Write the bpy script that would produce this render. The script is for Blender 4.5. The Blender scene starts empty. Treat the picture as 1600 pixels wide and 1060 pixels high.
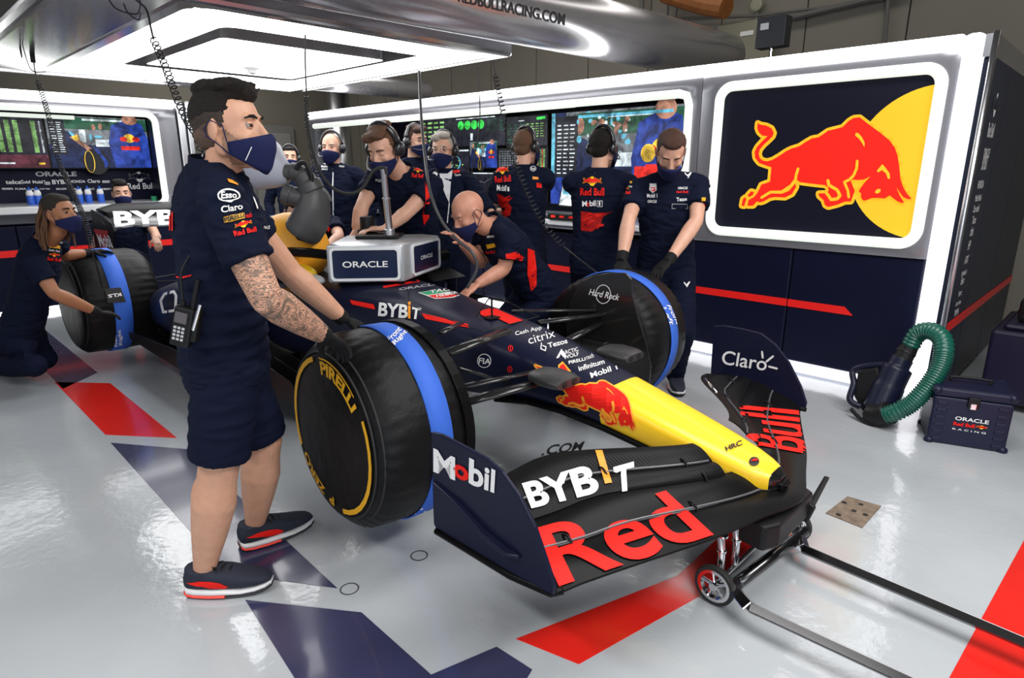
import bpy, bmesh, math, random
from math import sin, cos, pi, radians, sqrt, atan2
from mathutils import Vector, Matrix, Quaternion
from mathutils.bvhtree import BVHTree
from mathutils.geometry import tessellate_polygon
random.seed(7)
V = Vector
SC = bpy.context.scene
COL = SC.collection
# ------------------------------------------------------------ camera, world, lights, exposure
F, PITCH, YAW, CH = 984.0, radians(15.2), radians(44.5), 1.52
cd = bpy.data.cameras.new('camera'); cam = bpy.data.objects.new('camera', cd); COL.objects.link(cam)
cam.location = (0, 0, CH); cam.rotation_euler = (pi/2 - PITCH, 0, YAW)
cd.lens = F/1600*36; cd.sensor_width = 36; cd.clip_start = .02; cd.clip_end = 100
SC.camera = cam
SC.view_settings.view_transform = 'Standard'; SC.view_settings.look = 'None'
SC.view_settings.gamma = 1; SC.view_settings.use_curve_mapping = False
SC.view_settings.exposure = 0.25
wd = bpy.data.worlds.new('world'); SC.world = wd; wd.use_nodes = True
wd.node_tree.nodes['Background'].inputs[0].default_value = (.78, .86, 1, 1)
wd.node_tree.nodes['Background'].inputs[1].default_value = .22
def area(name, loc, rot, sx, sy, power, col=(1, 1, 1)):
    l = bpy.data.lights.new(name, 'AREA'); l.shape = 'RECTANGLE'; l.size = sx; l.size_y = sy; l.energy = power; l.color = col
    o = bpy.data.objects.new(name, l); COL.objects.link(o); o.location = loc; o.rotation_euler = rot; return o
# ceiling lamps of the garage (in front of and beside the camera) plus added overhead fill lights, and the open garage door behind it
area('ceiling_lamp_area', (-2.2, -1.2, 3.3), (radians(-20), 0, 0), 3.2, .5, 110, (1, .98, .95))
area('ceiling_lamp_area', (1.3, 1.6, 3.3), (0, radians(15), 0), .5, 3.0, 110, (1, .98, .95))
area('ceiling_lamp_area', (-.6, 2.7, 3.35), (0, 0, 0), 1.6, 1.6, 60, (1, .98, .96))  # fill light added overhead to brighten the yellow nose and car front
area('ceiling_lamp_area', (-5.5, 4.6, 3.5), (0, 0, 0), 3, .6, 60, (1, .98, .96))
area('ceiling_lamp_area', (-10.6, 4.6, 4.1), (0, 0, 0), 2, 1.5, 60, (1, .97, .9))  # fill light added to lift the dark far passage
area('ceiling_lamp_area', (-3.5, 6.6, 4.3), (0, 0, 0), 8, .4, 32, (1, .96, .88))  # fill light added to brighten the beige rear wall and the ducts
area('garage_door_daylight', (2.6, -2.6, 2.0), (radians(78), 0, radians(45)), 4.5, 2.6, 90, (.9, .95, 1))
EM = 4.2   # strength of the light strips
# ------------------------------------------------------------ camera-ray measuring helpers (photo pixels -> points on real surfaces)
_f = V((-sin(YAW), cos(YAW), 0)); _r = V((cos(YAW), sin(YAW), 0)); CAMP = V((0, 0, CH))
def ray(px, py):
    a = (px-800)/F; b = (530-py)/F
    return _r*a + _f*(cos(PITCH)+b*sin(PITCH)) + V((0, 0, -sin(PITCH)+b*cos(PITCH)))
def at(px, py, yo):
    d = ray(px, py); return CAMP + d*(yo/d.dot(_f))
def onz(px, py, z=0):
    d = ray(px, py); return CAMP + d*((z-CH)/d.z)
def onX(px, py, X):
    d = ray(px, py); return CAMP + d*(X/d.x)
def onY(px, py, Y):
    d = ray(px, py); return CAMP + d*(Y/d.y)
# ------------------------------------------------------------ materials
MATS = {}
def mat(name, col=(.5, .5, .5), rough=.5, metal=0, emis=0, bump=0, bscale=40, var=0, vscale=6, coat=0, alpha=1, ecol=None, spec=None, trans=0):
    if name in MATS: return MATS[name]
    m = bpy.data.materials.new(name); m.use_nodes = True; MATS[name] = m
    nt = m.node_tree; b = nt.nodes['Principled BSDF']
    b.inputs['Base Color'].default_value = (*col, 1); b.inputs['Roughness'].default_value = rough
    b.inputs['Metallic'].default_value = metal; b.inputs['Coat Weight'].default_value = coat
    b.inputs['Coat Roughness'].default_value = .08
    if spec is not None: b.inputs['Specular IOR Level'].default_value = spec
    if alpha < 1: b.inputs['Alpha'].default_value = alpha
    if trans: b.inputs['Transmission Weight'].default_value = trans
    if emis:
        b.inputs['Emission Color'].default_value = (*(ecol or col), 1); b.inputs['Emission Strength'].default_value = emis
    if bump or var:
        tc = nt.nodes.new('ShaderNodeTexCoord')
    if bump:
        n = nt.nodes.new('ShaderNodeTexNoise'); n.inputs['Scale'].default_value = bscale; n.inputs['Detail'].default_value = 4
        bp = nt.nodes.new('ShaderNodeBump'); bp.inputs['Strength'].default_value = bump; bp.inputs['Distance'].default_value = .01
        nt.links.new(tc.outputs['Object'], n.inputs['Vector']); nt.links.new(n.outputs[0], bp.inputs['Height']); nt.links.new(bp.outputs[0], b.inputs['Normal'])
    if var:
        n = nt.nodes.new('ShaderNodeTexNoise'); n.inputs['Scale'].default_value = vscale; n.inputs['Detail'].default_value = 5
        mx = nt.nodes.new('ShaderNodeMix'); mx.data_type = 'RGBA'
        mx.inputs[6].default_value = (*[c*(1-var) for c in col], 1); mx.inputs[7].default_value = (*[min(1, c*(1+var)) for c in col], 1)
        nt.links.new(tc.outputs['Object'], n.inputs['Vector']); nt.links.new(n.outputs[0], mx.inputs[0]); nt.links.new(mx.outputs[2], b.inputs['Base Color'])
    return m
NAVY = mat('navy_cloth', (.006, .009, .024), .85, spec=.09, bump=.25, bscale=14, var=.25, vscale=9)
NAVY2 = mat('navy_trouser_cloth', (.006, .0085, .024), .85, spec=.09, bump=.25, bscale=18)
MASK = mat('navy_mask_cloth', (.010, .014, .062), .8, spec=.2, bump=.1, bscale=160)
WHITE = mat('white_print', (.85, .85, .85), .5)
RED = mat('red_print', (.80, .014, .008), .55, spec=.2)
ORNG = mat('orange_print', (.95, .33, .02), .5)
YEL = mat('yellow_print', (.95, .62, .02), .45)
DARK = mat('black_print', (.012, .012, .014), .5)
GREY = mat('grey_print', (.45, .46, .48), .5)
GREEN = mat('green_print', (.02, .35, .15), .5)
CARB = mat('carbon_black', (.005, .005, .0055), .34, spec=.10)
BODY = mat('matte_navy_paint', (.007, .009, .028), .36, spec=.26)
YELP = mat('nose_yellow_paint', (1.0, .62, .012), .38, coat=.15)
CHROME = mat('chrome', (.75, .75, .77), .12, metal=1)
ALU = mat('brushed_aluminium', (.62, .63, .66), .3, metal=1, bump=.05, bscale=60)
TUBEM = mat('silver_polished_duct', (.52, .51, .54), .24, metal=.75, coat=.3)
LEDM = mat('white_light_diffuser', (1, 1, 1), .5, emis=EM)
LED2 = mat('warm_white_light_tube', (.5, .53, .5), .5, emis=.66, ecol=(.93, 1, .90))
LED3 = mat('soft_white_light_strip', (.8, .8, .85), .5, emis=1.3, ecol=(.95, .93, 1))
GFR = mat('silver_grey_frame', (.30, .30, .33), .22, metal=.5)
NVP = mat('navy_gloss_panel', (.006, .0075, .024), .35, spec=.16)
BLK = mat('black_plastic', (.009, .009, .010), .45, spec=.25)
RUB = mat('black_rubber', (.02, .02, .02), .75)
GLV = mat('black_glove', (.008, .008, .009), .75, spec=.25, bump=.3, bscale=120)
BLUE = mat('blue_strap_cloth', (.03, .13, .62), .7, bump=.2, bscale=40)
COVER = mat('black_tyre_cover_cloth', (.005, .005, .0055), .5, spec=.2, bump=.8, bscale=11)
def skin(name, col):
    m = mat(name, col, .5, bump=.12, bscale=170, var=.16, vscale=28)
    b = m.node_tree.nodes['Principled BSDF']
    b.inputs['Subsurface Weight'].default_value = .12; b.inputs['Subsurface Radius'].default_value = (.02, .008, .004); b.inputs['Subsurface Scale'].default_value = .5
    return m
SK1 = skin('skin_fair', (.66, .37, .26)); SK2 = skin('skin_tanned', (.60, .32, .21)); SK3 = skin('skin_brown', (.36, .15, .07))
HAIR = mat('dark_brown_hair', (.009, .006, .0045), .65, spec=.3, bump=.9, bscale=260)
HAIR2 = mat('light_brown_hair', (.13, .06, .03), .6, bump=.9, bscale=220)
HAIR3 = mat('grey_white_hair', (.50, .46, .40), .6, bump=.9, bscale=180)
HAIR4 = mat('auburn_hair', (.06, .022, .012), .6, bump=.9, bscale=220)
# ------------------------------------------------------------ object helpers
WM = {}
def tag(o, label=None, cat=None, group=None, kind=None):
    if label: o['label'] = label
    if cat: o['category'] = cat
    if group: o['group'] = group
    if kind: o['kind'] = kind
    return o
def thing(name, label, cat, loc, rz=0, group=None, kind=None):
    o = bpy.data.objects.new(name, None); COL.objects.link(o); o.empty_display_size = .1
    m = Matrix.Translation(V(loc)) @ Matrix.Rotation(rz, 4, 'Z'); o.matrix_world = m; WM[o.name] = m
    return tag(o, label, cat, group, kind)
class MB:
    def __init__(s): s.v = []; s.f = []; s.mi = []; s.m = 0
    def add(s, vs, fs):
        k = len(s.v); s.v += [V(p) for p in vs]; s.f += [tuple(i+k for i in f) for f in fs]; s.mi += [s.m]*len(fs); return s
    def box(s, c, size, R=None, taper=1):
        x, y, z = [a/2 for a in size]; vs = []
        for dz in (-1, 1):
            t = taper if dz > 0 else 1
            for dx, dy in ((-1, -1), (1, -1), (1, 1), (-1, 1)): vs.append(V((dx*x*t, dy*y*t, dz*z)))
        if R is not None: vs = [R @ p for p in vs]
        return s.add([V(c)+p for p in vs], [(3, 2, 1, 0), (4, 5, 6, 7), (0, 1, 5, 4), (1, 2, 6, 5), (2, 3, 7, 6), (3, 0, 4, 7)])
    def bb(s, a, b): # box from two corners
        a = V(a); b = V(b); return s.box((a+b)/2, [abs(b[i]-a[i]) for i in range(3)])
    def tube(s, pts, r, n=10, flat=1, up=None, cap=True):
        pts = [V(p) for p in pts]; L = len(pts); rr = r if isinstance(r, (list, tuple)) else [r]*L
        T = [(pts[min(i+1, L-1)]-pts[max(i-1, 0)]).normalized() for i in range(L)]
        u = V(up) if up is not None else (V((0, 0, 1)) if abs(T[0].z) < .9 else V((1, 0, 0)))
        vs = []; fs = []
        for i in range(L):
            t = T[i]; a = u - t*u.dot(t)
            a = a.normalized() if a.length > 1e-5 else t.orthogonal().normalized()
            b = t.cross(a); u = a
            for k in range(n):
                an = 2*pi*k/n; vs.append(pts[i] + (a*cos(an)*flat + b*sin(an))*rr[i])
        for i in range(L-1):
            for k in range(n):
                fs.append((i*n+k, i*n+(k+1) % n, (i+1)*n+(k+1) % n, (i+1)*n+k))
        if cap: fs += [tuple(range(n-1, -1, -1)), tuple((L-1)*n+k for k in range(n))]
        return s.add(vs, fs)
    def loft(s, rings, cap=True, closed=True):
        n = len(rings[0]); vs = [p for r in rings for p in r]; fs = []
        for i in range(len(rings)-1):
            for k in range(n if closed else n-1):
                fs.append((i*n+k, i*n+(k+1) % n, (i+1)*n+(k+1) % n, (i+1)*n+k))
        if cap: fs += [tuple(range(n-1, -1, -1)), tuple((len(rings)-1)*n+k for k in range(n))]
        return s.add(vs, fs)
    def ell(s, c, r, R=None, n=14, m=9):
        vs = []; c = V(c)
        for i in range(m+1):
            a = pi*i/m
            for k in range(n):
                p = V((r[0]*sin(a)*cos(2*pi*k/n), r[1]*sin(a)*sin(2*pi*k/n), -r[2]*cos(a)))
                vs.append(c + (R @ p if R is not None else p))
        fs = [(i*n+k, i*n+(k+1) % n, (i+1)*n+(k+1) % n, (i+1)*n+k) for i in range(m) for k in range(n)]
        return s.add(vs, fs)
    def lathe(s, c, ax, prof, n=40, up=None, cap=True):  # prof: (distance along axis, radius)
        ax = V(ax).normalized(); a = V(up) if up is not None else (V((0, 0, 1)) if abs(ax.z) < .9 else V((1, 0, 0))); a = (a-ax*a.dot(ax)).normalized(); b = ax.cross(a)
        rings = [[V(c)+ax*d+(a*cos(2*pi*k/n)+b*sin(2*pi*k/n))*r for k in range(n)] for d, r in prof]
        return s.loft(rings, cap)
    def grid(s, P):  # P[i][j] points
        m = len(P[0]); return s.add([p for r in P for p in r], [(i*m+j, i*m+j+1, (i+1)*m+j+1, (i+1)*m+j) for i in range(len(P)-1) for j in range(m-1)])
    def prism(s, poly, fr, z0, z1):  # polygon in 2D, fr(x,y,z)->3D
        n = len(poly); tri = tessellate_polygon([[V((p[0], p[1], 0)) for p in poly]])
        vs = [fr(p[0], p[1], z0) for p in poly]+[fr(p[0], p[1], z1) for p in poly]
        fs = [tuple(t) for t in tri]+[tuple(i+n for i in reversed(t)) for t in tri]+[(i, (i+1) % n, (i+1) % n+n, i+n) for i in range(n)]
        return s.add(vs, fs)
    def xf(s, M): s.v = [M @ p for p in s.v]; return s
    def build(s, name, m, parent=None, smooth=False, bevel=0, voxel=0, sm=0, label=None, sub=0, solid=0, auto=None, bseg=2):
        me = bpy.data.meshes.new(name); inv = WM[parent.name].inverted() if parent is not None else None
        me.from_pydata([(inv @ p if inv else p) for p in s.v], [], s.f)
        ms = m if isinstance(m, (list, tuple)) else [m]
        for q in ms: me.materials.append(q)
        me.polygons.foreach_set('material_index', [min(i, len(ms)-1) for i in s.mi])
        bm = bmesh.new(); bm.from_mesh(me); bmesh.ops.recalc_face_normals(bm, faces=bm.faces); bm.to_mesh(me); bm.free()
        o = bpy.data.objects.new(name, me); COL.objects.link(o); o.parent = parent
        WM[o.name] = WM[parent.name] if parent is not None else Matrix()
        if bevel:
            b = o.modifiers.new('b', 'BEVEL'); b.width = bevel; b.segments = bseg; b.limit_method = 'ANGLE'; b.angle_limit = radians(35)
        if solid:
            b = o.modifiers.new('s', 'SOLIDIFY'); b.thickness = solid; b.offset = 0
        if voxel:
            b = o.modifiers.new('r', 'REMESH'); b.mode = 'VOXEL'; b.voxel_size = voxel
            if sm: c = o.modifiers.new('m', 'SMOOTH'); c.iterations = sm; c.factor = .5
        if sub:
            b = o.modifiers.new('u', 'SUBSURF'); b.levels = sub; b.render_levels = sub
        if bevel or voxel or sub or solid:
            bpy.context.view_layer.update()
            ev = o.evaluated_get(bpy.context.evaluated_depsgraph_get()); nm = bpy.data.meshes.new_from_object(ev)
            o.modifiers.clear(); o.data = nm; me = nm
        if smooth: me.polygons.foreach_set('use_smooth', [True]*len(me.polygons))
        if auto or (bevel and smooth):
            try: me.set_sharp_from_angle(angle=radians(auto or 40))
            except Exception: pass
        if label: o['label'] = label
        return o
def one(name, mb, m, label, cat, group=None, **k):  # a thing that is a single mesh, origin at its base centre
    lo = V([min(p[i] for p in mb.v) for i in range(3)]); hi = V([max(p[i] for p in mb.v) for i in range(3)])
    r = thing('tmp', None, None, ((lo.x+hi.x)/2, (lo.y+hi.y)/2, lo.z)); o = mb.build(name, m, r, **k)
    L = WM[r.name]; o.parent = None; o.matrix_world = L; WM[o.name] = L; bpy.data.objects.remove(r)
    return tag(o, label, cat, group)
def resmooth(o):
    pass
# ------------------------------------------------------------ flat prints (lettering and logos) laid on real surfaces
_tc = {}
def text2d(s, bold=.0, sx=1, italic=0):
    key = (s, bold, italic)
    if key not in _tc:
        cu = bpy.data.curves.new('t', 'FONT'); cu.body = s; cu.offset = bold; cu.shear = italic; cu.resolution_u = 6
        o = bpy.data.objects.new('t', cu); COL.objects.link(o); bpy.context.view_layer.update()
        me = bpy.data.meshes.new_from_object(o.evaluated_get(bpy.context.evaluated_depsgraph_get()))
        vs = [(v.co.x, v.co.y) for v in me.vertices]; fs = [tuple(p.vertices) for p in me.polygons]
        bpy.data.objects.remove(o); bpy.data.curves.remove(cu); bpy.data.meshes.remove(me); _tc[key] = (vs, fs)
    vs, fs = _tc[key]
    return [(x, y) for x, y in vs], fs
def norm2d(sh):  # to unit box 0..1, y up
    vs, fs = sh; x0 = min(v[0] for v in vs); x1 = max(v[0] for v in vs); y0 = min(v[1] for v in vs); y1 = max(v[1] for v in vs)
    return [((x-x0)/(x1-x0), (y-y0)/(y1-y0)) for x, y in vs], fs
def poly2d(*polys):
    vs = []; fs = []
    for p in polys:
        k = len(vs); vs += [tuple(q[:2]) for q in p]; fs += [tuple(i+k for i in t) for t in tessellate_polygon([[V((q[0], q[1], 0)) for q in p]])]
    return vs, fs
def ring2d(cx, cy, rx, ry, t, n=28):
    vs = []; fs = []
    for k in range(n):
        a = 2*pi*k/n; vs += [(cx+rx*cos(a), cy+ry*sin(a)), (cx+(rx-t)*cos(a), cy+(ry-t)*sin(a))]
        j = (k+1) % n; fs.append((2*k, 2*j, 2*j+1, 2*k+1))
    return vs, fs
def disc2d(cx, cy, rx, ry, n=28): return poly2d([(cx+rx*cos(2*pi*k/n), cy+ry*sin(2*pi*k/n)) for k in range(n)])
def stroke2d(pts, w, closed=False):
    vs = []; fs = []; P = list(pts)+([pts[0]] if closed else [])
    for (a, b), (c, d) in zip(P[:-1], P[1:]):
        L = sqrt((c-a)**2+(d-b)**2) or 1; nx, ny = -(d-b)/L*w, (c-a)/L*w; k = len(vs)
        vs += [(a+nx, b+ny), (a-nx, b-ny), (c-nx, d-ny), (c+nx, d+ny)]; fs.append((k, k+1, k+2, k+3))
    for a, b in P:
        k = len(vs); vs += [(a+w*cos(2*pi*i/8), b+w*sin(2*pi*i/8)) for i in range(8)]; fs.append(tuple(range(k, k+8)))
    return vs, fs
def join2d(*sh):
    vs = []; fs = []
    for a, b in sh: k = len(vs); vs += a; fs += [tuple(i+k for i in f) for f in b]
    return vs, fs
def xf2d(sh, sx=1, sy=1, dx=0, dy=0): return [(x*sx+dx, y*sy+dy) for x, y in sh[0]], sh[1]
def homog(q):  # unit square (0,0)(1,0)(1,1)(0,1) -> quad q = [BL,BR,TR,TL]
    (x0, y0), (x1, y1), (x2, y2), (x3, y3) = q
    dx1, dx2, sx = x1-x2, x3-x2, x0-x1+x2-x3; dy1, dy2, sy = y1-y2, y3-y2, y0-y1+y2-y3
    D = dx1*dy2-dx2*dy1
    g = (sx*dy2-dx2*sy)/D; h = (dx1*sy-sx*dy1)/D
    a, b, c = x1-x0+g*x1, x3-x0+h*x3, x0; d, e, f = y1-y0+g*y1, y3-y0+h*y3, y0
    return lambda u, v: ((a*u+b*v+c)/(g*u+h*v+1), (d*u+e*v+f)/(g*u+h*v+1))
def cut2d(sh, n):  # slice the shape so that it can follow a curved surface
    vs, fs = sh
    if n <= 1: return sh
    bm = bmesh.new(); bv = [bm.verts.new((x, y, 0)) for x, y in vs]
    for f in fs:
        try: bm.faces.new([bv[i] for i in f])
        except Exception: pass
    xs = [v[0] for v in vs]; ys = [v[1] for v in vs]
    for ax, lo, hi in ((0, min(xs), max(xs)), (1, min(ys), max(ys))):
        for k in range(1, n):
            c = lo+(hi-lo)*k/n; co = V((0, 0, 0)); co[ax] = c; no = V((0, 0, 0)); no[ax] = 1
            bmesh.ops.bisect_plane(bm, geom=bm.verts[:]+bm.edges[:]+bm.faces[:], plane_co=co, plane_no=no)
    bm.verts.index_update(); r = ([(v.co.x, v.co.y) for v in bm.verts], [tuple(v.index for v in f.verts) for f in bm.faces]); bm.free(); return r
_bv = {}
def bvh(objs):
    if not isinstance(objs, (list, tuple)): objs = [objs]
    key = tuple(o.name for o in objs)
    if key not in _bv:
        vs = []; fs = []
        for o in objs:
            k = len(vs); M = WM[o.name]; vs += [M @ v.co for v in o.data.vertices]; fs += [tuple(i+k for i in p.vertices) for p in o.data.polygons]
        _bv[key] = BVHTree.FromPolygons(vs, fs)
    return _bv[key]
def stamp(name, target, parent, m, shapes, quad=None, cuts=1, off=.0025, label=None, jump=.14):
    """lay 2D shapes (given in the photo frame through a quad) on the surface of the target"""
    B = bvh(target); mb = MB()
    for sh in (shapes if isinstance(shapes, list) else [shapes]):
        if quad is not None:
            H = homog(quad); vs, fs = cut2d(norm2d(sh) if not getattr(sh, 'raw', 0) else sh, cuts); pv = [H(x, y) for x, y in vs]
        else:
            pv, fs = cut2d(sh, cuts)
        out = []
        for x, y in pv:
            d = ray(x, y).normalized(); loc, no, i, dist = B.ray_cast(CAMP, d)
            if loc is None: out.append(None); continue
            if no.dot(d) > 0: no = -no
            out.append((loc + no*off - d*off*.5, dist))
        k = len(mb.v); idx = {}
        for i, p in enumerate(out):
            if p: idx[i] = len(mb.v); mb.v.append(p[0])
        for f in fs:
            if all(i in idx for i in f):
                ds = [out[i][1] for i in f]
                if max(ds)-min(ds) < jump: mb.f.append(tuple(idx[i] for i in f)); mb.mi.append(0)
    if not mb.f: return None
    return mb.build(name, m, parent, label=label)
def Q(x0, y0, x1, y1, h, h2=None, slant=0):
    """quad from a baseline (x0,y0)-(x1,y1) and a height in px perpendicular to it"""
    L = sqrt((x1-x0)**2+(y1-y0)**2); ux, uy = (x1-x0)/L, (y1-y0)/L; nx, ny = uy, -ux
    if ny > 0: pass
    h2 = h if h2 is None else h2
    return [(x0, y0), (x1, y1), (x1+nx*h2+ux*slant, y1+ny*h2+uy*slant), (x0+nx*h+ux*slant, y0+ny*h+uy*slant)]
def wtext(name, parent, m, s, org, ux, uy, h, w=None, bold=.01, off=.002):
    """lettering on a flat face: org = lower left corner, ux/uy = directions, h = height, w = width"""
    vs, fs = text2d(s, bold); x0 = min(v[0] for v in vs); x1 = max(v[0] for v in vs); y0 = min(v[1] for v in vs); y1 = max(v[1] for v in vs)
    k = h/(y1-y0); kx = (w/(x1-x0)) if w else k; ux = V(ux); uy = V(uy); n = ux.cross(uy)
    mb = MB(); mb.add([V(org)+ux*(x-x0)*kx+uy*(y-y0)*k+n*off for x, y in vs], fs); return mb.build(name, m, parent)
# the charging bull, traced once: tail at left, head at right
def T(l, dx=0): return [(x+dx, y) for x, y in l]
BULL = [T([(215,140),(240,155),(300,165),(350,190),(372,235),(360,270),(320,310),(270,355),(235,400),(225,440),(235,480),(265,505),(310,512),(360,497),(420,462),(490,415),(540,390),(620,365),(680,325),(740,290),(810,277)])
 + T([(90,215),(230,180),(290,120),(340,90),(400,85),(430,110),(510,170),(600,235),(690,310),(740,380),(765,450),(780,540),(795,680),(820,760),(860,830),(903,878),(870,882),(820,860),(790,820),(755,765),(785,840),(830,915),(800,918),(760,900),(715,865),(690,845),(640,875),(580,870),(520,870),(450,895),(430,893),(410,865),(412,825),(388,808),(400,780),(440,725),(500,660),(440,690),(380,695),(330,690),(310,700),(350,800),(312,903),(255,905),(180,935),(90,957),(60,940),(45,890),(0,850),(-3,825),(70,822),(95,800),(90,765),(60,745),(0,738)], 810)
 + T([(720,728),(625,715),(598,695),(580,690),(555,735),(510,780),(450,808),(340,808),(290,830),(250,862),(300,845),(350,825),(450,828),(520,800),(580,728),(590,760),(550,830),(480,865),(380,860),(330,870),(270,905),(240,912),(205,905),(170,945),(115,945),(125,890),(180,860),(215,815),(250,740),(335,710),(340,660),(348,570),(300,555),(230,530),(190,480),(185,420),(210,370),(260,315),(310,268),(260,262),(225,230),(210,190)]),
 [(115,845),(150,805),(180,812),(165,845),(130,860)], [(58,945),(70,880),(95,860),(105,885),(90,925),(85,948)]]
BDET = [T([(360,235),(385,238),(420,275),(447,330),(445,375),(420,330),(390,290),(355,262)], 810), T([(545,815),(565,785),(600,780),(600,810),(570,828)], 810), T([(565,605),(620,540),(650,575),(690,630),(695,680),(675,685),(655,630),(615,598),(580,620)], 810)]
BSTR = [(T([(375,510),(370,580),(340,650),(300,690),(250,715),(285,800),(292,860)], 810), 13), (T([(90,700),(100,745),(180,790),(208,845),(180,878),(120,885),(98,850),(75,820)], 810), 15), ([(610,585),(590,650),(585,690)], 13), ([(585,690),(540,750),(450,810),(340,812),(255,865)], 13)]
def bull(fn, detail=True, ow=29):
    """(yellow outline, red body, yellow details); fn maps trace units to the 2D frame wanted"""
    mp = lambda l: [fn(x, y) for x, y in l]
    sc = abs(fn(100, 0)[0]-fn(0, 0)[0])/100
    yo = join2d(*([stroke2d(mp(p), ow*sc, True) for p in BULL]+[poly2d(mp(BULL[0]))]))
    rd = poly2d(*[mp(p) for p in BULL])
    de = join2d(*([poly2d(mp(p)) for p in BDET]+[stroke2d(mp(p), w*sc) for p, w in BSTR]))
    return yo, rd, de
def twin_bulls(w=1.0):
    """two bulls head to head before a sun, in a 1 x .55 box; returns yellow, red shapes"""
    k = .56/1720
    a = bull(lambda x, y: (x*k, .5-y*k*1.05)); b = bull(lambda x, y: (1-x*k, .5-y*k*1.05))
    return join2d(disc2d(.5, .28, .17, .25), a[0], b[0]), join2d(a[1], b[1])
TWB = twin_bulls()
def stamp_raw(name, target, parent, m, sh, quad, cuts=1, off=.0025):  # shape already in 0..1 frame
    H = homog(quad); vs, fs = cut2d(sh, cuts); return stamp(name, target, parent, m, ([H(x, y) for x, y in vs], fs), None, 1, off)
def rb_logo(target, parent, x0, y0, x1, y1, h, word=True):
    """bulls with the words under them, baseline given in photo px"""
    L = sqrt((x1-x0)**2+(y1-y0)**2); ux, uy = (x1-x0)/L, (y1-y0)/L; nx, ny = uy, -ux
    hb = h*.52
    bx0, by0 = x0+nx*h*.44, y0+ny*h*.44; bx1, by1 = x1+nx*h*.44, y1+ny*h*.44
    q = [(bx0+ux*L*.08, by0+uy*L*.08), (bx1-ux*L*.08, by1-uy*L*.08), (bx1-ux*L*.08+nx*hb*1.8, by1-uy*L*.08+ny*hb*1.8), (bx0+ux*L*.08+nx*hb*1.8, by0+uy*L*.08+ny*hb*1.8)]
    stamp_raw('logo_print', target, parent, YEL, TWB[0], q, 3, .003); stamp_raw('logo_print', target, parent, RED, TWB[1], q, 3, .0045)
    if word: stamp('lettering', target, parent, RED, text2d('Red Bull', .03), Q(x0, y0, x1, y1, h*.38), 3, .004)
def txt(target, parent, s, x0, y0, x1, y1, h, m=WHITE, bold=.02, cuts=3, off=.0025, h2=None, slant=0, italic=0):
    return stamp('lettering', target, parent, m, text2d(s, bold, italic=italic), Q(x0, y0, x1, y1, h, h2, slant), cuts, off)
# ============================================================ THE SETTING
def floor_mat():
    m = bpy.data.materials.new('grey_epoxy_floor'); m.use_nodes = True; nt = m.node_tree; b = nt.nodes['Principled BSDF']
    tc = nt.nodes.new('ShaderNodeTexCoord'); n1 = nt.nodes.new('ShaderNodeTexNoise'); n1.inputs['Scale'].default_value = 1.3; n1.inputs['Detail'].default_value = 6
    cr = nt.nodes.new('ShaderNodeValToRGB'); cr.color_ramp.elements[0].position = .3; cr.color_ramp.elements[0].color = (.40, .43, .46, 1); cr.color_ramp.elements[1].position = .75; cr.color_ramp.elements[1].color = (.49, .52, .55, 1)
    nt.links.new(tc.outputs['Object'], n1.inputs['Vector']); nt.links.new(n1.outputs[0], cr.inputs[0]); nt.links.new(cr.outputs[0], b.inputs['Base Color'])
    n2 = nt.nodes.new('ShaderNodeTexNoise'); n2.inputs['Scale'].default_value = 26; n2.inputs['Detail'].default_value = 3
    n3 = nt.nodes.new('ShaderNodeTexNoise'); n3.inputs['Scale'].default_value = 3; n3.inputs['Detail'].default_value = 2
    ad = nt.nodes.new('ShaderNodeMath'); ad.operation = 'MULTIPLY_ADD'; ad.inputs[1].default_value = 4
    bp = nt.nodes.new('ShaderNodeBump'); bp.inputs['Strength'].default_value = .10; bp.inputs['Distance'].default_value = .012
    nt.links.new(tc.outputs['Object'], n2.inputs['Vector']); nt.links.new(tc.outputs['Object'], n3.inputs['Vector'])
    nt.links.new(n3.outputs[0], ad.inputs[0]); nt.links.new(n2.outputs[0], ad.inputs[2]); nt.links.new(ad.outputs[0], bp.inputs['Height']); nt.links.new(bp.outputs[0], b.inputs['Normal'])
    b.inputs['Roughness'].default_value = .16; b.inputs['Coat Weight'].default_value = .5; b.inputs['Coat Roughness'].default_value = .05
    nt.links.new(bp.outputs[0], b.inputs['Coat Normal']); return m
FL = MB().bb((-13, -6, -.05), (6, 8.2, 0)).build('floor', floor_mat()); tag(FL, 'glossy pale grey painted garage floor', kind='structure')
PR = mat('floor_red_paint', (.72, .018, .012), .2, coat=.5, var=.12); PN = mat('floor_navy_paint', (.035, .037, .09), .22, coat=.5, var=.15)
def mark(m, pts, z=.0015):
    MB().prism(pts, lambda x, y, q: V((x, y, q)), 0, z).build('painted_marking', m, FL)
mark(PN, [(-7.5,.77),(-7.5,1.05),(-5.5,1.05),(-5.25,.78)]) ; mark(PR, [(-5.47,.77),(-5.15,1.05),(-3.77,1.05),(-4.12,.77)])
mark(PN, [(-3.97,.76),(-3.56,1.04),(-1.89,.99),(-2.27,.74)])
mark(PN, [(-2.07,.72),(-1.71,.98),(-1.31,.975),(-1.25,1.20),(-1.10,1.21),(-1.0,.90),(-1.1,.62)])
mark(PR, [(-1.23,1.27),(-1.02,1.95),(-1.03,2.28),(-1.30,2.95),(-1.15,3.0),(-.90,2.40),(-.90,1.90),(-1.01,1.33)])
mark(PR, [(-.17,1.9),(-.10,3.2),(-.02,4.1),(.7,4.1),(.7,1.9)])
COMM = mat('floor_black_lettering', (.02, .02, .022), .4)
stamp('lettering', FL, FL, COMM, text2d('.COM', .02), [(845, 713), (908, 704), (914, 690), (852, 697)], 1, .002, None, 9)
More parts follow.
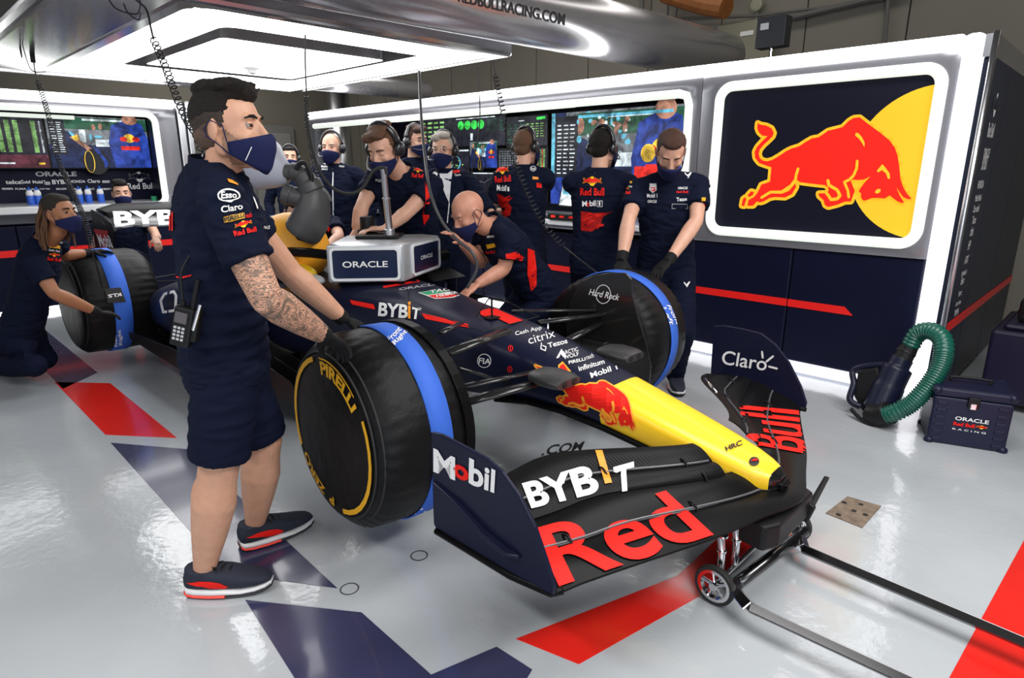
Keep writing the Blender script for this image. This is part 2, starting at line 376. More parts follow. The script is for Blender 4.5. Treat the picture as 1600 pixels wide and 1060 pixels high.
for cx, cy in ((546, 921), (655, 869), (895, 655), (900, 500)):
    c = onz(cx, cy); mb = MB(); sh = ring2d(c.x, c.y, .035, .035, .004); mb.add([(x, y, .002) for x, y in sh[0]], sh[1]); mb.build('painted_ring', COMM, FL)
# rusty anchor plate let into the floor
RST = mat('rusty_steel', (.20, .15, .11), .6, var=.7, vscale=25, bump=.5, bscale=50)
P4 = [onz(*q) for q in ((1290, 803), (1324, 777), (1377, 792), (1347, 826))]
MB().prism([(p.x, p.y) for p in P4], lambda x, y, q: V((x, y, q)), 0, .004).build('anchor_plate', RST, FL, label='rusty square steel plate in the floor')
mb = MB()
for px, py in ((1319, 787), (1334, 800), (1352, 806), (1310, 806), (1345, 790)):
    c = onz(px, py); mb.lathe((c.x, c.y, .003), (0, 0, 1), [(0, .011), (.003, .011)], 12)
mb.build('bolt_hole', DARK, FL)
# building shell behind the garage fittings
CW = mat('beige_wall_panel', (.20, .185, .155), .7, var=.08, vscale=2)
WB = MB().bb((-13, 7.7, 0), (6, 7.8, 4.6)).build('wall_back', mat('wall_core', (.05, .05, .05), .9)); tag(WB, 'beige panelled garage wall behind the fittings', kind='structure')
pm = MB().bb((0, 7.66, 0), (.985, 7.7, 4.5)); p0 = pm.build('wall_panel', CW, WB)
for k in range(-13, 6):
    o = p0 if k == -13 else p0.copy()
    if k != -13: COL.objects.link(o); WM[o.name] = Matrix()
    o.location.x = k
WL = MB().bb((-13, -6, 0), (-12.9, 7.7, 4.6)).build('wall_left_rear', CW); tag(WL, 'far end wall of the garage building', kind='structure')
CE = MB().bb((-13, -6, 4.6), (6, 8.2, 4.7)).build('ceiling', mat('dark_ceiling', (.035, .03, .025), .9)); tag(CE, 'dark high ceiling', kind='structure')
mb = MB(); BM = mat('ceiling_beam_paint', (.16, .11, .07), .7)
for k in range(6): MB().bb((-12.5, -1.5+k*1.7, 4.2), (5, -1.35+k*1.7, 4.5)).build('ceiling_beam', BM, CE)
WR = MB().bb((3.6, -1, 0), (3.7, 8, 4.6)).build('wall_side', mat('side_wall_grey', (.16, .16, .165), .7)); tag(WR, 'plain side wall right of the garage', kind='structure')
# pipes, duct and boxes on the back wall
PIPE = mat('painted_pipe', (.12, .115, .11), .5)
mb = MB().tube([onY(1050, 62, 7.6), onY(1250, 25, 7.6), onY(1420, -15, 7.6)], .035); one('wall_pipe', mb, PIPE, 'grey conduit pipe climbing along the beige rear wall', 'pipe')
mb = MB().tube([onY(840, 20, 7.6), onY(1010, 32, 7.6), onY(1180, 25, 7.6), onY(1380, 0, 7.6)], .014); one('wall_cable', mb, PIPE, 'thin dark cable strung along rear wall above the silver duct', 'cable')
mb = MB().tube([onY(1382, 75, 7.6), onY(1388, 0, 7.6), onY(1390, -40, 7.6)], .02); one('wall_pipe', mb, PIPE, 'upright thin pipe with red joint on the rear wall', 'pipe')
mb = MB().tube([onY(1003, 40, 7.55), onY(1003, -30, 7.55)], .03).tube([onY(1042, 40, 7.55), onY(1045, -20, 7.55)], .016).tube([onY(1052, 40, 7.55), onY(1060, 5, 7.55), onY(1058, -20, 7.55)], .012); one('wall_conduit', mb, PIPE, 'bundle of dark vertical conduits above the tapering end of the duct', 'pipe')
OR = mat('orange_duct', (.30, .10, .02), .6, var=.4, vscale=9)
mb = MB().tube([onY(1040, -12, 7.4), onY(1100, 6, 7.35), onY(1135, 12, 7.3)], .12, 12); one('orange_pipe', mb, OR, 'orange insulated pipe at the top of the rear wall', 'pipe')
c = onY(1184, 9, 7.62); mb = MB().lathe(c, (0, -1, 0), [(0, .07), (.05, .07), (.06, .05)], 20).tube([c, c-V((0, 0, .3))], .012); one('pressure_gauge', mb, mat('gauge_beige', (.3, .3, .22), .5), 'small round gauge on a pipe of the rear wall', 'gauge')
a = onY(1125, 42, 7.6); b = onY(1205, 98, 7.6); mb = MB().bb((a.x, 7.52, b.z-.2), (b.x, 7.66, a.z)); t = one('breaker_cabinet', mb, mat('cabinet_beige', (.25, .24, .17), .5), 'beige electrical cabinet on the rear wall left of the grey box', 'cabinet', bevel=.01)
MB().bb(onY(1157, 50, 7.515)-V((0, .004, 0)), onY(1177, 54, 7.515)).build('name_plate', WHITE, t)
LED4 = mat('post_light_diffuser', (.9, .9, .95), .5, emis=1.6, ecol=(.97, .95, 1))
# ------------------------------------------------------------ lit fittings: helper frames
def rrect(x0, x1, z0, z1, r, n=6):
    P = []
    for cx, cz, a0 in ((x1-r, z1-r, 0), (x0+r, z1-r, pi/2), (x0+r, z0+r, pi), (x1-r, z0+r, 3*pi/2)):
        for k in range(n+1): a = a0+pi/2*k/n; P.append((cx+r*cos(a), cz+r*sin(a)))
    return P
def ringplate(mb, O, I, fr, d):
    (X0, X1, Z0, Z1) = O; ir = rrect(*I); n = len(ir); out = []
    cx = (I[0]+I[1])/2; cz = (I[2]+I[3])/2; q = n//4
    for k, (x, z) in enumerate(ir):
        s = k//q; t = (k % q)/(q-1)
        if s == 0: p = (X1, cz+(Z1-cz)*min(1, t*2)) if t < .5 else (X1+(cx-X1)*0, Z1)
        out.append(None)
    # corner arcs: keep their outer partners on the two outer sides
    for k, (x, z) in enumerate(ir):
        s = k//q; t = (k % q)/(q-1)
        C = [(X1, Z1), (X0, Z1), (X0, Z0), (X1, Z0)][s]
        if t < .5: out[k] = [(C[0], z), (x, C[1]), (C[0], z), (x, C[1])][s]
        elif t > .5: out[k] = [(x, C[1]), (C[0], z), (x, C[1]), (C[0], z)][s]
        else: out[k] = C
    for c0, c1 in ((0, d),):
        vs = [fr(x, z, c0) for x, z in ir]+[fr(x, z, c0) for x, z in out]+[fr(x, z, c1) for x, z in ir]+[fr(x, z, c1) for x, z in out]; fs = []
        for k in range(n):
            j = (k+1) % n; fs += [(k, j, n+j, n+k), (2*n+k, 2*n+j, 3*n+j, 3*n+k), (k, j, 2*n+j, 2*n+k), (n+k, n+j, 3*n+j, 3*n+k)]
        mb.add(vs, fs)
    return mb
YW = 4.75
frR = lambda a, b, c: V((a, YW+c, b))
WRT = thing('wall_right', 'navy and silver garage partition with glowing white edge strips', None, (-4.8, YW, 0), kind='structure')
XS = -2.60 # seam between screen section and sign section
mb = ringplate(MB(), (XS, -.93, .95, 2.2), (-2.46, -1.0, 1.03, 2.12, .09), frR, .12); mb.build('frame_panel', GFR, WRT, bevel=.004, auto=35)
mb = ringplate(MB(), (-8.8, XS-.006, .95, 2.2), (-8.6, -2.68, 1.0, 2.10, .09), frR, .12); mb.build('frame_panel', GFR, WRT, bevel=.004, auto=35)
def looptube(pts, r, n=10):
    mb = MB(); L = len(pts); vs = []; fs = []
    for i in range(L):
        t = (pts[(i+1) % L]-pts[i-1]).normalized(); a = looptube.nrm; b = t.cross(a)
        for k in range(n): an = 2*pi*k/n; vs.append(pts[i]+(a*cos(an)+b*sin(an))*r)
    for i in range(L):
        j = (i+1) % L
        for k in range(n): fs.append((i*n+k, i*n+(k+1) % n, j*n+(k+1) % n, j*n+k))
    return mb.add(vs, fs)
looptube.nrm = V((0, 1, 0))
looptube([frR(x, z, .0) for x, z in rrect(-2.45, -1.01, 1.04, 2.11, .1, 8)], .036).build('light_tube', LED2, WRT, smooth=True)
MB().tube([frR(-8.6, 2.09, 0), frR(-2.80, 2.09, 0), frR(-2.73, 2.07, 0), frR(-2.705, 2.0, 0), frR(-2.70, 1.05, 0)], .034).build('light_tube', LED2, WRT, smooth=True)
mb = MB().bb((-8.8, YW-.03, 2.2), (-.93, YW+.12, 2.28)); mb.build('light_strip', LEDM, WRT, bevel=.015)
MB().bb((-.93, YW-.03, .0), (-.83, YW+.12, 2.28)).build('light_strip', LED4, WRT, bevel=.03)
MB().bb((-5.2, YW-.01, .03), (-.93, YW+.1, .085)).build('light_strip', LED3, WRT)
xs = [-2.6, -1.78, -.935]
for x0, x1 in zip(xs[:-1], xs[1:]): MB().bb((x0+.004, YW+.02, .10), (x1-.004, YW+.12, .945)).build('lower_panel', NVP, WRT, bevel=.012)
REDP = mat('red_stripe_paint', (.85, .015, .012), .35)
for q in ([(-2.6, .515), (-2.6, .57), (-1.784, .57), (-1.784, .515)], [(-1.776, .515), (-1.776, .57), (-1.38, .57), (-1.32, .515)]):
    MB().prism(q, frR, .014, .02).build('red_stripe', REDP, WRT)
for k in range(7):
    x1 = -2.62-k*.87; MB().bb((x1-.86, YW+.10, .10), (x1, YW+.18, .90)).build('lower_panel', NVP, WRT, bevel=.01)
    MB().bb((x1-.86, YW+.085, .515), (x1, YW+.10, .57)).build('red_stripe', REDP, WRT)
    MB().bb((x1-.40, YW+.06, .08), (x1-.36, YW+.1, .95)).build('upright_rail', ALU, WRT)
MB().bb((-8.8, YW+1.0, .0), (-2.45, YW+1.06, 2.28)).build('rear_panel', NVP, WRT)
MB().bb((-8.8, YW+.1, 2.14), (-2.5, YW+1.0, 2.2)).build('soffit_panel', mat('soffit_gloss_black', (.012, .012, .02), .08, coat=.6), WRT)
MB().bb((-2.6, YW+.12, 0), (-.93, YW+.2, 2.24)).build('rear_panel', BLK, WRT)
MB().bb((-7.2, YW+.35, 2.10), (-4.2, YW+.42, 2.13)).build('light_strip', LED2, WRT)
# end cabinet wall running away from the lit post, with the column of sponsor marks
WE = thing('wall_end', 'navy partition end with column of white sponsor marks', None, (-.75, 6, 0), kind='structure')
EP = mat('navy_end_panel', (.016, .022, .042), .4, spec=.25)
XE = -.755
for a_, b_ in ((4.66, 5.26), (5.265, 6.2), (6.21, 7.4)):
    MB().bb((XE-.05, a_, .02), (XE, b_, 2.13)).build('end_panel', EP, WE, bevel=.006)
    MB().bb((XE, a_+.005, .50), (XE+.006, b_, .56)).build('red_stripe', REDP, WE)
MB().bb((XE-.055, 4.64, 2.13), (XE, 7.4, 2.25)).build('top_trim', ALU, WE)
MB().tube([(XE-.005, 4.645, 0), (XE-.005, 4.645, 2.26)], .018).build('edge_trim', ALU, WE, smooth=True)
MB().bb((-2.4, 4.95, 2.2), (-.9, 5.9, 2.3)).build('roof_box', BLK, WE)
ux = V((0, 1, 0)); uy = V((0, 0, 1))
z = 1.70
for s, h, w, m in (('Red Bull', .085, .20, WHITE), ('ORACLE', .05, .2, WHITE), ('BYBIT', .085, .17, WHITE), ('HONDA', .05, .19, WHITE), ('Mobil Mobil', .04, .2, WHITE), ('Claro telcel', .045, .19, WHITE), ('Tezos', .05, .12, WHITE), ('citrix', .06, .10, WHITE), ('HP', .06, .07, WHITE), ('AT&T', .05, .12, WHITE), ('SIEMENS', .03, .16, WHITE), ('Esso', .05, .10, WHITE), ('hrc', .04, .10, WHITE), ('Cash App', .035, .17, WHITE), ('PUMA', .045, .13, WHITE), ('PIRELLI', .035, .16, WHITE)):
    wtext('sponsor_lettering', WE, m, s, (XE+.001, 4.96-w/2, z), ux, uy, h, w, .02); z -= h+.028
k = .26; q = [(4.85+x*.22, 1.81+y*.28) for x, y in TWB[0][0]]
MB().add([(XE+.002, a, b) for a, b in q], TWB[0][1]).build('sponsor_emblem', WHITE, WE)
MB().add([(XE+.003, 4.85+x*.22, 1.81+y*.28) for x, y in TWB[1][0]], TWB[1][1]).build('sponsor_emblem', EP, WE)
# ------------------------------------------------------------ the illuminated bull sign
SG = thing('illuminated_sign', 'backlit navy sign with large red charging bull and yellow sun', 'sign', (-1.73, YW+.06, 1.04))
yS = YW+.045
MB().bb((-2.46, yS, 1.03), (-1.0, yS+.05, 2.12)).build('sign_panel', mat('sign_navy', (.006, .0065, .018), .5, spec=.2), SG)
SY = mat('sign_yellow', (.5, .28, .008), .5, emis=.50, ecol=(1, .64, .04), spec=.2); SR = mat('sign_red', (.5, .01, .006), .5, emis=.52, ecol=(1, .022, .012), spec=.2)
def sgn(sh, d, m, nm):
    vs = [onY(x, y, yS-.001) for x, y in sh[0]]; MB().add([V((p.x, yS-d, p.z)) for p in vs], sh[1]).build(nm, m, SG)
B3 = bull(lambda x, y: (1150+x/6.233, 170+y/6.233))
cx, cz, R = -1.00, 1.545, .475
sun = [(cx+R*cos(a), cz+R*sin(a)) for a in [radians(90+k*180/40) for k in range(41)]]
sh = poly2d(sun); MB().add([V((a, yS-.003, b)) for a, b in sh[0]], sh[1]).build('sun_disc', SY, SG)
sgn(B3[0], .005, SY, 'bull_outline'); sgn(B3[1], .008, SR, 'bull_emblem'); sgn(B3[2], .011, SY, 'bull_detail')
# ------------------------------------------------------------ left wall: screens above a counter
XL = -8.4
frL = lambda a, b, c: V((XL-c, a, b))
WLT = thing('wall_left', 'navy garage end partition with glowing white edge strips', None, (XL, .5, 0), kind='structure')
mb = ringplate(MB(), (-3.2, 2.84, .95, 2.2), (-3.0, 2.62, 1.13, 2.13, .10), frL, .12); mb.build('frame_panel', GFR, WLT, bevel=.004, auto=35)
looptube.nrm = V((1, 0, 0))
looptube([frL(x, z, 0) for x, z in rrect(-2.99, 2.61, 1.10, 2.12, .1, 8)], .036).build('light_tube', LED2, WLT, smooth=True)
MB().bb((XL-.12, -3.2, 2.2), (XL+.03, 2.84, 2.29)).build('light_strip', LEDM, WLT, bevel=.015)
MB().bb((XL-.12, 2.87, 0), (XL-.02, 2.95, 2.29)).build('end_post', ALU, WLT, bevel=.01)
MB().bb((XL-.12, 2.97, 0), (XL-.02, 3.03, 2.29)).build('end_post', ALU, WLT, bevel=.01)
MB().bb((XL-.8, -3.2, .0), (XL-.74, 2.84, 2.28)).build('rear_panel', NVP, WLT)
MB().bb((XL-.74, 2.7, .0), (XL-.12, 2.84, 2.2)).build('side_panel', NVP, WLT)
MB().bb((XL-.74, -3.2, 2.14), (XL-.12, 2.7, 2.2)).build('soffit_panel', MATS['soffit_gloss_black'], WLT)
MB().bb((XL-.45, -3.0, 2.05), (XL-.4, 1.9, 2.09)).build('light_strip', LED2, WLT)
for k in range(7):
    y1 = 2.84-k*.87; MB().bb((XL, y1-.86, .06), (XL+.08, y1, .93)).build('lower_panel', NVP, WLT, bevel=.01)
    MB().bb((XL+.08, y1-.86, .62), (XL+.088, y1, .69)).build('red_stripe', REDP, WLT)
MB().bb((XL-.02, -3.2, .0), (XL+.06, 2.84, .05)).build('light_strip', LEDM, WLT)
CT = mat('white_worktop', (.72, .72, .73), .25, coat=.3)
one('counter', MB().bb((XL-.73, -3.1, 1.06), (XL+.22, 2.68, 1.135)), CT, 'white worktop under the screens on the left wall', 'counter', bevel=.012)
one('counter', MB().bb((-8.5, YW-.04, .985), (-2.67, YW+.98, 1.035)), CT, 'white worktop in front of the screens on the right wall', 'counter', bevel=.01)
# sponsor board under the left screens
xb = XL-.735; sx = V((0, -1, 0))  # seen from +X, left to right is +Y
ux = V((0, 1, 0))
def bt(s, px, py, h, w, m=WHITE, b=.02):
    p = onX(px, py, xb); wtext('sponsor_lettering', WLT, m, s, V((xb, p.y, p.z)), ux, V((0, 0, 1)), h, w, b, .004)
bt('ORACLE', 56, 276, .055, .40, GREY, .03); bt('telcel', 9, 288, .045, .16); bt('Mobil 1', 32, 287, .033, .12); bt('Mobil', 52, 287, .033, .09); bt('Tezos', 69, 289, .05, .06); bt('BYBIT', 82, 288, .05, .18)
bt('HONDA', 109, 286, .032, .16); bt('Claro', 137, 286, .042, .13); bt('esso', 160, 286, .03, .08)
for s, px in (('vmware', 3), ('PUMA', 24), ('rauch', 42), ('Cash App', 62), ('DMG MORI', 88), ('SIEMENS', 112), ('HRC', 133), ('IBM', 160)): bt(s, px, 297, .022, .10)
p = onX(200, 297, xb); bt('Red Bull', 200, 296, .075, .30)
sh = TWB[0]; MB().add([V((xb+.004, p.y+.02+x*.26, p.z+.085+y*.26)) for x, y in sh[0]], sh[1]).build('sponsor_emblem', WHITE, WLT)
sh = TWB[1]; MB().add([V((xb+.006, p.y+.02+x*.26, p.z+.085+y*.26)) for x, y in sh[0]], sh[1]).build('sponsor_emblem', NVP, WLT)
# ------------------------------------------------------------ screens
def emi(name, c, s=1.2):
    m = mat(name, tuple(x*.2 for x in c), .25, emis=s, ecol=c); nt = m.node_tree; b = nt.nodes['Principled BSDF']
    tc = nt.nodes.new('ShaderNodeTexCoord'); n = nt.nodes.new('ShaderNodeTexNoise'); n.inputs['Scale'].default_value = 9; n.inputs['Detail'].default_value = 8; n.inputs['Distortion'].default_value = .8
    r = nt.nodes.new('ShaderNodeMapRange'); r.inputs[1].default_value = .35; r.inputs[2].default_value = .65; r.inputs[3].default_value = .25*s; r.inputs[4].default_value = 1.5*s
    nt.links.new(tc.outputs['Object'], n.inputs['Vector']); nt.links.new(n.outputs[0], r.inputs[0]); nt.links.new(r.outputs[0], b.inputs['Emission Strength']); return m
SB = emi('screen_dark', (.012, .012, .02)); SW = emi('screen_white', (.8, .9, .95), .8); SG_ = emi('screen_green', (.35, .75, .2), .7); SBL = emi('screen_blue', (.02, .05, .30), .9)
SCY = emi('screen_cyan', (.15, .55, .75), .8); SRD = emi('screen_red', (.85, .03, .02), .8); SYE = emi('screen_yellow', (.95, .6, .05), .8); SDG = emi('screen_dark_green', (.02, .09, .05), .9); SGR = emi('screen_grey', (.18, .2, .22), .8); SNV = emi('screen_navy', (.012, .02, .07), .9); SBR = emi('screen_brown', (.10, .025, .04), .8); SBG = emi('screen_bright_green', (.05, .8, .1), .8); SSK = emi('screen_skin', (.45, .22, .15), .8)
def screen(label, fr, w, h, base, items, cat='screen', group=None, name='wall_screen'):
    """fr(a,b,c): a 0..w, b 0..h, c outwards"""
    t = thing(name, label, cat, fr(w/2, 0, 0), group=group)
    b = MB(); P = [fr(-.012, -.012, 0), fr(w+.012, -.012, 0), fr(w+.012, h+.012, 0), fr(-.012, h+.012, 0)]; n = fr(0, 0, 1)-fr(0, 0, 0)
    b.add([p-n*.05 for p in P]+[p for p in P], [(0, 1, 2, 3), (4, 5, 6, 7), (0, 1, 5, 4), (1, 2, 6, 5), (2, 3, 7, 6), (3, 0, 4, 7)]); b.build('housing', BLK, t)
    MB().add([fr(0, 0, .002), fr(w, 0, .002), fr(w, h, .002), fr(0, h, .002)], [(0, 1, 2, 3)]).build('display', base, t)
    bym = {}
    for k, (m, sh) in enumerate(items):
        bym.setdefault(m.name, (m, []))[1].append((k, sh))
    for nm, (m, L) in bym.items():
        q = MB()
        for k, sh in L: q.add([fr(x*w, y*h, .003+.0004*k) for x, y in sh[0]], sh[1])
        q.build('picture', m, t)
    return t
def R2(x0, y0, x1, y1): return [(x0, y0), (x1, y0), (x1, y1), (x0, y1)], [(0, 1, 2, 3)]
def rows(x0, y0, x1, y1, n, nc=1, fill=.6, jit=.3, rng=random.Random(3)):
    L = []
    for i in range(n):
        for j in range(nc):
            a = x0+(x1-x0)*j/nc; w = (x1-x0)/nc*(.8-jit*rng.random()); y = y0+(y1-y0)*i/n
            L.append(R2(a, y, a+w, y+(y1-y0)/n*fill))
    return join2d(*L)
rg = random.Random(5)
def blobs(n, x0, y0, x1, y1, s, rng=rg): return join2d(*[disc2d(x0+(x1-x0)*rng.random(), y0+(y1-y0)*rng.random(), s*(.4+rng.random()), s*(.6+1.6*rng.random()), 9) for _ in range(n)])
def crew_scene(x0, y0, x1, y1):  # the garage camera picture shown on the screens
    f = lambda s: xf2d(s, x1-x0, y1-y0, x0, y0)
    return [(SGR, f(R2(0, 0, 1, 1))), (SNV, f(R2(0, 0, 1, .45))), (SCY, f(blobs(9, .1, .55, .6, .95, .035))), (SDG, f(R2(.1, .75, 1, .98))), (SW, f(join2d(R2(.35, .92, .75, .96), R2(.45, .42, .62, .56), R2(.3, .5, .36, .75)))),
            (SBL, f(poly2d([(.62, 0), (.58, .5), (.63, .85), (.8, .97), (.95, .9), (1, .6), (1, 0)]))), (SNV, f(poly2d([(.0, 0), (.02, .5), (.1, .75), (.2, .7), (.28, .45), (.3, 0)]))), (SSK, f(join2d(disc2d(.13, .85, .04, .09), poly2d([(.2, .6), (.26, .6), (.42, .35), (.38, .3)]), disc2d(.83, .97, .08, .1), disc2d(.45, .8, .02, .06), disc2d(.52, .82, .02, .06)))),
            (DARK, f(disc2d(.42, .12, .13, .26))), (SYE, f(join2d(ring2d(.36, .12, .05, .22, .008), disc2d(.8, .6, .06, .09), poly2d([(.22, .6), (.28, .65), (.3, .55), (.25, .52)])))), (SBL, f(poly2d([(.42, .37), (.46, .38), (.55, .1), (.52, 0), (.5, 0), (.5, .12)]))), (SRD, f(join2d(R2(.7, .36, .9, .44), disc2d(.74, .58, .04, .05), disc2d(.87, .58, .04, .05))))]
def frs(A, Bp, C, D):  # screen frame from corner pixels on a wall plane: A lower left .. given as world points
    u = (Bp-A); w = u.length; u.normalize(); vv = (D-A); h = vv.length; vv.normalize(); n = u.cross(vv)
    if n.dot(CAMP-A) < 0: n = -n
    return (lambda a, b, c: A+u*a+vv*b+n*c), w, h
def scr_px(label, f, pa, pb, pd, base, items, group=None, name='wall_screen', cat='screen'):
    A, B_, D = f(*pa), f(*pb), f(*pd); B_.z = A.z; D.x, D.y = A.x, A.y
    fr, w, h = frs(A, B_, None, D); return screen(label, fr, w, h, base, items, cat, group, name)
fl = lambda x, y: onX(x, y, XL-.62)
scr_px('left wall screen filled with green timing columns', fl, (-70, 262), (79, 262), (-70, 176), SBR, [(SB, R2(0, .25, 1, 1)), (SG_, join2d(*[rows(x, .30, x+.07, .92, 22, 1, .55, .1) for x in (.05, .14, .23, .40, .49, .58, .67, .86)])), (SW, rows(.95, .3, .98, .92, 22, 1, .5)), (SYE, R2(.88, .06, .95, .10)), (SW, R2(.45, .07, .62, .10))])
scr_px('left wall screen showing crew around car', fl, (83, 262), (237, 262), (83, 180), SNV, crew_scene(0, 0, 1, 1)+[(SB, R2(.02, .25, .17, .95)), (SW, rows(.03, .3, .16, .9, 14, 2, .35))])
fr_ = lambda x, y: onY(x, y, YW+.85)
scr_px('large bright screen with crew picture and timing list on the right wall', fr_, (861, 318), (1068, 318), (861, 178), SNV, crew_scene(.12, 0, 1, 1)+[(SCY, join2d(R2(0, 0, .03, 1), R2(.2, .93, .9, .96))), (SB, R2(.03, .3, .22, .96)), (SW, rows(.05, .34, .21, .9, 13, 3, .32)), (SBL, R2(0, .0, .12, .3)), (SCY, blobs(10, .2, .6, .55, .92, .02)), (SW, blobs(14, .3, .5, .6, .95, .012)), (SSK, blobs(6, .3, .75, .6, .9, .02)), (SYE, disc2d(.75, .55, .05, .09)), (SRD, R2(.66, .3, .8, .42))])
dk = [(0, 'dark data screen with green lettering at the far left of the screen bank', (655, 232), (718, 232), (655, 184), [(SG_, rows(.1, .2, .7, .9, 5, 4, .4)), (SB, R2(0, 0, 1, .1))]),
 (1, 'dark data screen with four green discs and the figure one', (714, 229), (790, 229), (714, 186), [(SBG, join2d(*[disc2d(.1+.14*k, .75, .065, .16) for k in range(4)])), (SW, join2d(xf2d(norm2d(text2d('1', .03)), .05, .25, .3, .2), R2(.0, .97, .8, 1))), (SDG, rows(.65, .5, 1, .95, 7, 3, .4))]),
 (2, 'dark data screen with small tables above the man with back turned', (792, 229), (855, 229), (792, 184), [(SDG, rows(.02, .1, .5, .8, 7, 3, .5)), (SG_, rows(.5, .3, .95, .8, 6, 4, .4)), (SBG, R2(.75, .86, .95, .95)), (SW, R2(.3, .84, .45, .87))]),
 (3, 'dark screen with white line chart beside the white-haired man', (655, 268), (733, 268), (655, 235), [(SW, join2d(R2(.4, .9, 1, .96), rows(.02, .3, .35, .8, 4, 3, .3))), (SCY, ring2d(.75, .4, .1, .3, .02)), (SG_, blobs(12, .6, .1, .95, .6, .015))]),
 (4, 'small picture screen of a car in the middle of the screen bank', (735, 262), (777, 262), (735, 222), crew_scene(0, 0, 1, 1)),
 (5, 'dark screen with striped red and green lap table', (779, 266), (855, 266), (779, 233), [(SGR, rows(.02, .1, .45, .95, 8, 8, .6)), (SG_, rows(.55, .1, .98, .95, 14, 7, .5)), (SRD, join2d(*[R2(.6+.1*k, .1, .612+.1*k, .95) for k in range(4)]))]),
 (6, 'dark lower screen with grey graph under the lap table', (735, 308), (855, 308), (735, 270), [(SGR, stroke2d([(.05, .5), (.1, .7), (.2, .6), (.3, .8), (.4, .5), (.5, .6)], .006)), (SBL, rows(.6, .2, .9, .8, 4, 2, .3)), (SW, R2(0, .96, .5, 1))])]
for k, lb, a, b, d, it in dk: scr_px(lb, fr_, a, b, d, SB, it, group='data screens of the right wall')
# laptop, console and papers on the right counter
t = thing('laptop', 'open laptop with pale screen on the white right worktop', 'laptop', onY(905, 325, YW+.3))
A = onY(872, 322, YW+.35); B_ = onY(912, 326, YW+.35); C = onY(918, 282, YW+.5); D = onY(880, 281, YW+.5)
MB().add([A, B_, C, D, A+V((0, .012, 0)), B_+V((0, .012, 0)), C+V((0, .012, 0)), D+V((0, .012, 0))], [(0, 1, 2, 3), (7, 6, 5, 4), (0, 1, 5, 4), (1, 2, 6, 5), (2, 3, 7, 6), (3, 0, 4, 7)]).build('lid', BLK, t)
def bil(u, v): return (A*(1-u)+B_*u)*(1-v)+(D*(1-u)+C*u)*v+V((0, -.004, 0))
MB().add([bil(.04, .05), bil(.96, .05), bil(.96, .95), bil(.04, .95)], [(0, 1, 2, 3)]).build('display', SW, t)
MB().add([bil(.1, .45)+V((0, -.002, 0)), bil(.9, .45)+V((0, -.002, 0)), bil(.9, .7)+V((0, -.002, 0)), bil(.1, .7)+V((0, -.002, 0))], [(0, 1, 2, 3)]).build('picture', SCY, t)
lo = onY(890, 326, YW+.3); MB().box((lo.x, YW+.17, 1.045), (.42, .3, .018)).build('keyboard_deck', BLK, t, bevel=.003)
p = onY(905, 335, YW+.1); t = one('control_unit', MB().box((-3.75, YW+.0, 1.067), (.75, .12, .06)), BLK, 'flat black rack unit on edge of the right worktop', 'electronics', bevel=.006)
for k in range(6): MB().box((-4.05+.11*k, YW-.064, 1.07), (.05, .006, .02)).build('button', SRD if k < 4 else GREY, t)
one('paper_sheet', MB().bb((-4.75, YW+.25, 1.036), (-4.45, YW+.46, 1.039)), WHITE, 'white printed sheet lying beside the laptop', 'paper')
# bottles on the left counter
def bottle(y, x, label):
    t = thing('drink_bottle', label, 'bottle', (x, y, 1.135), group='blue and white drink bottles on the left worktop')
    MB().lathe((x, y, 1.135), (0, 0, 1), [(0, .033), (.005, .036), (.09, .036), (.095, .034)], 18).build('lower_body', mat('blue_plastic', (.03, .12, .6), .3), t, smooth=True)
    MB().lathe((x, y, 1.23), (0, 0, 1), [(0, .034), (.03, .034), (.055, .024), (.06, .02)], 18).build('upper_body', WHITE, t, smooth=True)
    MB().lathe((x, y, 1.288), (0, 0, 1), [(0, .021), (.014, .021), (.018, .008), (.035, .008)], 14).build('cap', MATS['blue_plastic'], t, smooth=True)
for px, lb in ((49, 'blue and white drink bottle farthest left on the worktop'), (61, 'blue and white bottle second from the left, just left of the dreadlocks'), (126, 'blue and white bottle right of the kneeling man, first of three'), (140, 'blue and white bottle in the middle of the three right ones'), (159, 'blue and white bottle nearest the seated man with dark hair')):
    p = onX(px, 317, XL-.2); bottle(p.y, XL-.2, lb)
one('cup', MB().lathe((XL-.3, onX(240, 305, XL-.3).y, 1.135), (0, 0, 1), [(0, .03), (.05, .035)], 14), GREEN, 'small green tub at the right end of the left worktop', 'tub')
# far end: pale grey door frame, column and racks between the two partitions
DG = mat('door_grey', (.22, .22, .21), .5)
t = thing('door_1', 'grey double door in the far passage', None, (-12.8, 5.6, 0), kind='structure')
MB().bb((-12.88, 4.75, 0), (-12.8, 6.6, 2.35)).build('door_frame', DG, t, bevel=.01)
for y in (4.85, 5.7): MB().bb((-12.8, y, .02), (-12.76, y+.8, 2.2)).build('door_leaf', mat('door_pale', (.30, .30, .29), .5), t, bevel=.01)
one('column', MB().lathe((-11.0, 6.6, 0), (0, 0, 1), [(0, .2), (3.0, .2)], 24), ALU, 'silver round column at the far passage', 'column', smooth=True)
one('equipment_rack', MB().bb((-9.6, 4.85, 0), (-8.95, 5.6, 1.42)), BLK, 'dark equipment rack behind the waiting crew', 'rack', bevel=.02)
